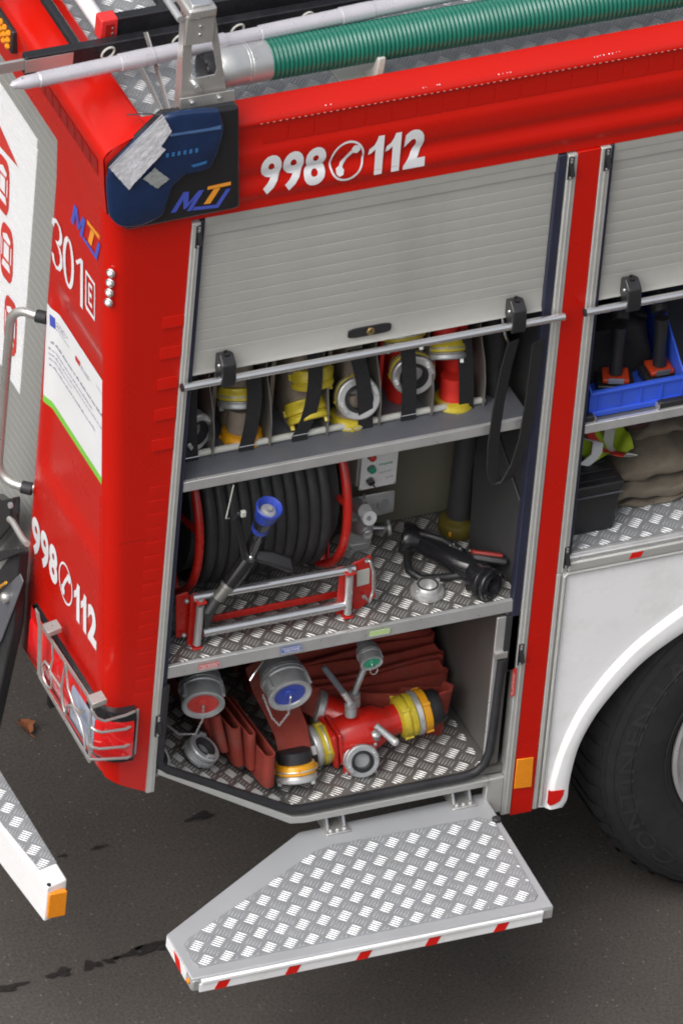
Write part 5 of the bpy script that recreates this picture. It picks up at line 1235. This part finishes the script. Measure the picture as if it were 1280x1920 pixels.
# folded red hose, left group: loops facing outward
lh = thing('folded_red_hose', 'faded red flat hose folded upright on the sloped floor', 'fire hose', (.33, .30, .74))
def loop(pxc, pyb, pyt, y, gap, depth, h, tilt=0.0):
    b0 = P(pxc, pyb, y=y); pts = []
    for i in range(8): pts.append(b0 + V((-gap / 2 - .03 * (1 - i / 7) * depth * 3, depth * (1 - i / 7), 0)))
    for i in range(1, 9): t = math.pi * i / 9; pts.append(b0 + V((-gap / 2 * math.cos(t), -gap * .5 * math.sin(t), 0)))
    for i in range(8): pts.append(b0 + V((gap / 2 - .02 * (i / 7) * depth * 3, depth * i / 7, 0)))
    sub(MB().band([p + V((0, 0, h / 2)) for p in pts], V((tilt, 0, h)), .0055), 'fold', HOSER, lh, ang=60)
loop(500, 1470, 1375, .055, .030, .26, .105, -.004); loop(468, 1440, 1345, .10, .020, .26, .12, -.012); loop(440, 1432, 1345, .12, .028, .28, .13, -.022); loop(408, 1408, 1330, .13, .022, .28, .13, -.035); loop(385, 1385, 1320, .17, .020, .25, .12, -.05)
# hose lead with orange coupling
fh = thing('hose_lead', 'red flat hose draped down to an orange banded coupling on floor', 'fire hose', tuple(P(555, 1465, z=.652)))
pa = [P(490, 1235, y=.36), P(505, 1285, y=.30), P(528, 1330, y=.235), P(545, 1370, y=.17), P(552, 1405, y=.125), P(554, 1424, y=.108)]
sm = []; ws = []
for i in range(len(pa) - 1):
    for k in range(5):
        t = (i * 5 + k) / 25; sm.append(pa[i].lerp(pa[i + 1], k / 5)); ws.append(V((.100 - .008 * t, .02 * (1 - t), .03 * (1 - t))))
sm.append(pa[-1]); ws.append(V((.088, 0, 0)))
sub(MB().band(sm, ws, .006), 'flat_hose', HOSER, fh, ang=60)
cc = P(556, 1462, y=.075); dd = V((.0, -.42, -.9)).normalized()
sub(MB().lathe(cc - dd * .062, dd, [(.040, -.022), (.045, -.02), (.046, .0), (.046, .026), (.048, .028)], 32), 'rubber_sleeve', RUBBER, fh)
coupling(fh, 'coupling', cc, dd, .056, ORANGE, ALU, .05)
# spare couplings lying at left
for (px, py, y, d, r, lab) in ((385, 1400, .10, (.45, -.25, .85), .047, 'dull silver blind coupling lying on the sloped floor under red cap'), (300, 1418, .04, (.55, -.45, .65), .045, 'dull silver open coupling wedged behind the door guide on sloped floor')):
    c = P(px, py, y=y); t_ = thing('loose_coupling', lab, 'coupling', tuple(c)); coupling(t_, 'coupling_body', c, d, r, CAST, CAST, r * .8)
# pile of red hose at the right, folds seen from above
ph = thing('hose_pile', 'deep pile of dark red flat hose folded on edge at the back', 'fire hose', (.75, .40, .652))
def pile(x0, x1, y0, n, st_, z0, h, m=HOSER):
    serp('folded_layers', z0, h, n, 'x', x0, x1, y0, st_, m, ph, th=.006, jitter=.010, zj=.004)
def pile2(n, x0, x1, y0, step):
    pts = []; ws = []; rn = random.Random(5)
    for k in range(n):
        a0, a1 = (x0, x1) if k % 2 == 0 else (x1, x0); sg = 1 if a1 > a0 else -1; yb = y0 + step * k; h = .135 + .0165 * k + rn.uniform(-.006, .006); tl_ = rn.uniform(-.03, .03)
        je = rn.uniform(-.02, .012)
        for i in range(9):
            t = i / 8; pts.append(V((a0 + (a1 + sg * je - a0) * t, yb + step * .35 * math.sin(t * 5 + k) , .653 + h / 2 + .004 * math.sin(t * 7 + k)))); ws.append(V((0, tl_ * .3, h)))
        for i in range(1, 6):
            q_ = math.pi * i / 6; pts.append(V((a1 + sg * (je + math.sin(q_) * .012), yb + step * (.5 - .5 * math.cos(q_)), .653 + h / 2))); ws.append(V((0, 0, h)))
    sub(MB().band(pts, ws, .006), 'folded_layers', HOSER, ph, ang=60)
pile2(17, .52, .97, .270, .0215)
pp = [P(a, c, y=y) for a, c, y in ((590, 1310, .34), (640, 1312, .27), (700, 1326, .235), (770, 1338, .205), (822, 1345, .18))]
pts = [V((p.x, p.y, .0)) for p in pp]
xe = pts[-1]; pts += [xe + V((.012, -.004, 0)), xe + V((.018, .010, 0)), xe + V((.006, .03, 0)), xe + V((-.10, .06, 0))]
sub(MB().band([p + V((0, 0, .652 + .072)) for p in pts], V((0, -.01, .143)), .006), 'front_fold', HOSER, ph, ang=70)
sub(MB().band([V((.55, .30, .80)), V((.60, .25, .78)), V((.63, .22, .74)), V((.64, .20, .70))], V((.03, .06, .05)), .006), 'front_fold', HOSER, ph, ang=70)
# diagonal hose by the divider valve
sub(MB().band([P(575, 1380, y=.25), P(600, 1340, y=.28), P(625, 1300, y=.33)], V((.07, .02, .0)), .006), 'front_fold', HOSER, ph, ang=70)

# divider valve
dv = thing('divider_valve', 'red cast hose divider with steel levers and yellow coupling', 'valve', tuple(P(670, 1440, z=.652)))
DC = V((.735, .165, .745))
D = lambda px, py, y: P(px, py, y=y)
body0, body1 = D(628, 1385, .165), D(735, 1350, .165)
ax = (body1 - body0).normalized()
bodyc = (body0 + body1) / 2
sub(MB().tube([body0 - ax * .01, body0 + ax * .03, body0 + ax * .075, body0 + ax * .12, body1 - ax * .02, body1 + ax * .012], [.050, .060, .064, .056, .041, .042], 28), 'main_body', REDPART, dv, ang=60)
oc_ = D(680, 1428, .075); od = V((-.16, -.90, .35)).normalized()
sub(MB().tube([oc_ - od * .11, oc_ - od * .06, oc_ - od * .028], [.05, .044, .042], 26), 'outlet_neck', REDPART, dv, ang=60)
a_, b__, _ = frame(od)
sub(MB().obox(oc_ - od * .034, a_ * .046, b__ * .044, od * .008), 'outlet_flange', REDPART, dv, .006)
for i, j in ((-1, 1), (1, 1), (1, -1), (-1, -1)): sub(MB().lathe(oc_ - od * .026 + a_ * .040 * i + b__ * .038 * j, od, [(.005, 0), (.005, .004), (0, .005)], 8), 'flange_bolt', CAST, dv)
coupling(dv, 'front_coupling', oc_, od, .047, CAST, CAST, .04)
# left flange, coupling and neck
lf_ = body0 - ax * .020
a_, b__, _ = frame(ax)
sub(MB().obox(lf_, a_ * .056, b__ * .056, ax * .008), 'left_flange', REDPART, dv, .006); sub(MB().obox(lf_ + ax * .018, a_ * .054, b__ * .054, ax * .007), 'left_flange', REDPART, dv, .006)
coupling(dv, 'left_coupling', lf_ - ax * .052, -ax, .058, YELLOW, ALU, .05)
sub(MB().lathe(lf_ - ax * .053, -ax, [(.052, 0), (.050, .03), (.046, .034), (0, .034)], 28), 'rubber_sleeve', RUBBER, dv)
# right yellow coupling pair
rc_ = body1 + ax * .012
sub(MB().lathe(rc_, ax, [(.046, .0), (.058, .006), (.060, .022), (.056, .030), (.060, .034), (.060, .044)], 32), 'yellow_ring', YELLOW, dv, ang=25)
sub(MB().lathe(rc_, ax, [(.059, .046), (.062, .048), (.062, .060), (.059, .062)], 32), 'steel_ring', ALU, dv, ang=25)
sub(MB().lathe(rc_, ax, [(.058, .064), (.060, .066), (.059, .084), (.052, .088)], 32), 'orange_ring', ORANGE, dv, ang=25)
sub(MB().lathe(rc_, ax, [(.052, .088), (.050, .10), (.048, .118), (.044, .122)], 28), 'rubber_sleeve', RUBBER, dv)
for t in (.6, 2.2, 3.8, 5.4):
    qv = a_ * math.cos(t) + b__ * math.sin(t); sub(MB().obox(rc_ + ax * .016 + qv * .060, qv * .004, ax.cross(qv) * .004, ax * .012), 'lug', YELLOW, dv); sub(MB().obox(rc_ + ax * .076 + qv * .060, qv * .004, ax.cross(qv) * .004, ax * .010), 'lug', ORANGE, dv)
sub(MB().band([rc_ + ax * .118 + V((0, 0, -.0)), rc_ + ax * .15, rc_ + ax * .165 + V((0, .02, -.006)), rc_ + ax * .15 + V((0, .05, -.006))], V((0, -.02, .095)), .007), 'attached_hose', HOSER, dv, ang=60)
# rear neck and coupling behind
sub(MB().lathe(D(606, 1330, .25), V((-.85, .35, .25)), [(.040, -.05), (.042, 0), (.050, .006), (.050, .022), (.040, .026), (0, .026)], 26), 'rear_coupling', CAST, dv)
sub(MB().tube([D(606, 1330, .25), D(645, 1345, .21)], .043, 20), 'rear_neck', REDPART, dv)
# spindles and levers
for (sx, sy, y, ex, ey, ey_, lm, r) in ((657, 1318, .15, 606, 1250, .16, RUBBER, .0085), (664, 1300, .20, 690, 1235, .22, RUBBER, .0085)):
    s0, s1 = D(sx, sy + 22, y), D(sx, sy - 2, y)
    sub(MB().lathe(s0, s1 - s0, [(.0165, 0), (.0165, .024), (.0155, .026), (.0165, .028), (.0165, .040), (.010, .043), (0, .043)], 20), 'spindle', CAST, dv)
    l1 = D(ex, ey, ey_); sub(MB().tube([s1 + V((0, 0, -.004)), s1.lerp(l1, .3)], [.009, .009], 12), 'lever', ALU if sx == 657 else CAST, dv)
    sub(MB().tube([s1.lerp(l1, .28), l1.lerp(s1, .04), l1], [.0090, .0095, .006], 12), 'lever_grip', SHELF if sx == 657 else CAST, dv)
s0, s1 = D(704, 1382, .115), D(704, 1360, .10)
sub(MB().lathe(s0, s1 - s0 + V((0, -.01, 0)), [(.013, 0), (.013, .024), (.008, .028), (0, .028)], 18), 'spindle', CAST, dv)
e_ = D(740, 1391, .06); sub(MB().tube([s1, s1.lerp(e_, .85), e_], [.0085, .010, .0115], 14), 'lever', CAST, dv); sub(MB().ball(e_, .0118, 14), 'lever_knob', ALU, dv)

# ================================================================== SECOND LOCKER CONTENTS
bx = thing('storage_bin', 'blue plastic open fronted storage bin with power tools', 'bin', (1.40, .2, 1.762))
yb = .035; bl = P(1104, 786, y=yb); 
bx0, bx1 = bl.x - .002, 1.475
sub(MB().box((bx0, yb, 1.768), (bx1, yb + .40, 1.776)), 'bin_floor', BLUE, bx)
fr = sub(MB().box((bx0, yb, 1.776), (bx1, yb + .006, 1.838)), 'front_wall', BLUE, bx, .002)
sub(MB().box((bx0 - .004, yb - .006, 1.832), (bx1, yb + .008, 1.841)), 'front_rim', BLUE, fr, .002)
for k in range(5): x = bx0 + .022 + k * .060; sub(MB().box((x, yb - .004, 1.780), (x + .004, yb, 1.832)), 'rib', BLUE, fr)
sub(MB().box((bx0, yb - .008, 1.763), (bx1, yb + .01, 1.779)), 'base_rim', BLUE, fr, .002)
for xx in (bx0 - .004, bx1): sub(MB().prism([(xx, yb - .002, 1.764), (xx, yb + .40, 1.764), (xx, yb + .40, 1.95), (xx, yb + .16, 1.95), (xx, yb + .03, 1.86), (xx, yb - .002, 1.845)], (.006, 0, 0)), 'side_wall', BLUE, bx, .002)
sub(MB().box((bx0, yb + .395, 1.776), (bx1, yb + .401, 1.98)), 'rear_wall', BLUE, bx)
for x in (1.187, 1.40):
    stp = part(MB().box((x, .010, 1.7615), (x + .075 if x > 1.3 else x + .026, .030, 1.782)), 'bin_stop', BLACKP, .004); part(MB().box((x + (-.004 if x > 1.3 else .027), .006, 1.7615), (x + (.0 if x > 1.3 else .030), .028, 1.776)), 'stop_bracket', STEEL, parent=stp)
def battery(c, dirx, w, label, mark, tag_txt):
    t_ = thing('power_tool', label, 'power tool', tuple(c)); c = V(c); u = V(dirx).normalized(); v_ = Z.cross(u).normalized()
    sub(MB().obox(c + Z * .016, u * w, v_ * .036, Z * .015), 'battery', BLACKP, t_, .005)
    sub(MB().obox(c + Z * .042, u * w * .72, v_ * .030, Z * .007), 'foot', mat('orange_tool', (.45, .045, .012), .4), t_, .004)
    sub(MB().obox(c + Z * .045 - v_ * .0305, u * w * .42, v_ * .002, Z * .008), 'name_plate', mark, t_, .001)
    sub(MB().tube([c + Z * .05, c + Z * .11 + v_ * .01, c + Z * .19 + v_ * .02], [.019, .017, .020], 14), 'handle', BLACKP, t_)
    sub(MB().tube([c + Z * .20 - v_ * -.03, c + Z * .24 + v_ * .08, c + Z * .25 + v_ * .14], [.026, .030, .018], 16), 'motor_housing', BLACKP, t_)
    mb = MB(); o_ = c + Z * .006 - v_ * .0375 - u * w * .8; text_on(mb, tag_txt, plan(o_, u * w * .9, Z * .014), .01); sub(mb, 'pen_marks', WHITEV, t_)
battery(P(1150, 728, z=1.777) , (.85, -.3, 0), .050, 'black cordless tool whose battery carries white pen letters', INK, 'RG 1')
battery(P(1232, 712, z=1.777), (1, -.05, 0), .046, 'orange footed cordless tool standing against the bin side wall', SHELF, '2')
bk = thing('bin_dark_filler', 'black fabric mass added to darken the rear of the blue bin', 'dark_filler', (1.34, .28, 1.777))  # dark mass added so the bin's inside reads as shaded
def dark_filler(u, v):
    t = 2 * math.pi * u; cx2 = math.copysign(abs(math.cos(t)) ** .4, math.cos(t)); sy2 = math.copysign(abs(math.sin(t)) ** .4, math.sin(t)); k = (1 - .15 * v) * (1 if v < .98 else .2)
    return V((1.338 + .122 * cx2 * k, .285 + .125 * sy2 * k + .012 * math.sin(5 * v + 4 * t), 1.778 + .155 * v + .012 * math.sin(3 * t) * v))
sub(MB().grid(dark_filler, 40, 14), 'filler_body', STRAP, bk, ang=80)
tb = thing('toolbox', 'black plastic toolbox with ribbed lid under the blue bin', 'toolbox', (1.26, .15, 1.335))
tx1 = 1.345
sub(MB().prism([(1.188, .075, 1.336), (tx1 - .01, .075, 1.336), (tx1, .070, 1.47), (1.188, .070, 1.47)], (0, .33, 0)), 'case', BLACKP, tb, .005)
sub(MB().box((1.188, .064, 1.472), (tx1 + .005, .405, 1.500)), 'lid', BLACKP, tb, .005)
for k in range(7): sub(MB().box((1.20, .085 + k * .036, 1.500), (tx1 - .012, .100 + k * .036, 1.504)), 'lid_rib', BLACKP, tb, .001)
sub(MB().box((1.19, .0605, 1.466), (tx1 + .002, .064, 1.4695)), 'seam', SHELF, tb)
# canvas
cv = thing('folded_canvas', 'folded beige canvas sheets stacked on tread plate floor', 'canvas', (1.52, .25, 1.337))
def fold(z0, th, x0, x1, y0, y1, sd):
    rn = random.Random(sd); ph_ = [rn.uniform(0, 6) for _ in range(6)]
    def f(u, v):
        t = 2 * math.pi * v; cx2 = math.copysign(abs(math.cos(t)) ** .25, math.cos(t)); sz = math.copysign(abs(math.sin(t)) ** .6, math.sin(t))
        x = x0 + (x1 - x0) * u; y = (y0 + y1) / 2 + cx2 * (y1 - y0) / 2 + .006 * math.sin(u * 11 + ph_[0])
        k = min(1, u / .07, (1 - u) / .07) ** .5 if 0 < u < 1 else .0
        z = z0 + th / 2 + sz * th / 2 * k * (1 + .30 * math.sin(u * 9 + ph_[1]) * math.sin(v * 12 + ph_[2])) + .008 * math.sin(u * 17 + ph_[3]) + .004 * math.sin(u * 47 + v * 9)
        return V((x + .010 * math.sin(v * 14 + ph_[4]), y, z))
    sub(MB().grid(f, 60, 40), 'sheet', CANVAS, cv, ang=80)
fold(1.340, .016, 1.36, 2.0, .135, .45, 1); fold(1.358, .050, 1.365, 2.0, .130, .45, 2); fold(1.412, .062, 1.375, 2.0, .145, .45, 3); fold(1.476, .03, 1.46, 2.0, .24, .5, 9)
hv = thing('reflective_vest', 'crumpled lime reflective vest stuffed under the bin shelf', 'vest', (1.34, .2, 1.51))
def vest(u, v):
    return V((1.20 + u * .23, .17 + v * .26 + .02 * math.sin(u * 8), 1.535 + .10 * v - .045 * u + .016 * math.sin(u * 13 + v * 5) + .013 * math.sin(v * 17 - u * 6)))
sub(MB().grid(vest, 26, 26), 'fabric', LIME, hv, ang=80)
for k, (a, m_) in enumerate(((.30, WHITEV), (.55, STICKR), (.75, PLGREY))):
    pts = [vest(a + .10 * math.sin(i * .7), i / 12) + V((.03 * math.sin(i + k), -.03, .006 + .012 * math.sin(i * 1.3 + k))) for i in range(0, 9)]
    sub(MB().band(pts, V((.030, .0, -.012)), .003), 'strip', m_, hv, ang=80)
rs_ = thing('dark_rope_coil', 'dark brown webbing coil beside the lime vest', 'rope', (1.50, .3, 1.53))
for k in range(3): sub(MB().torus((1.47 + k * .02, .30, 1.55 + k * .022), V((.2, -.6, .8)), .055 - k * .006, .010, 24, 8), 'coil', mat('brown_webbing%d' % k, (.06, .022, .018), .8), rs_)
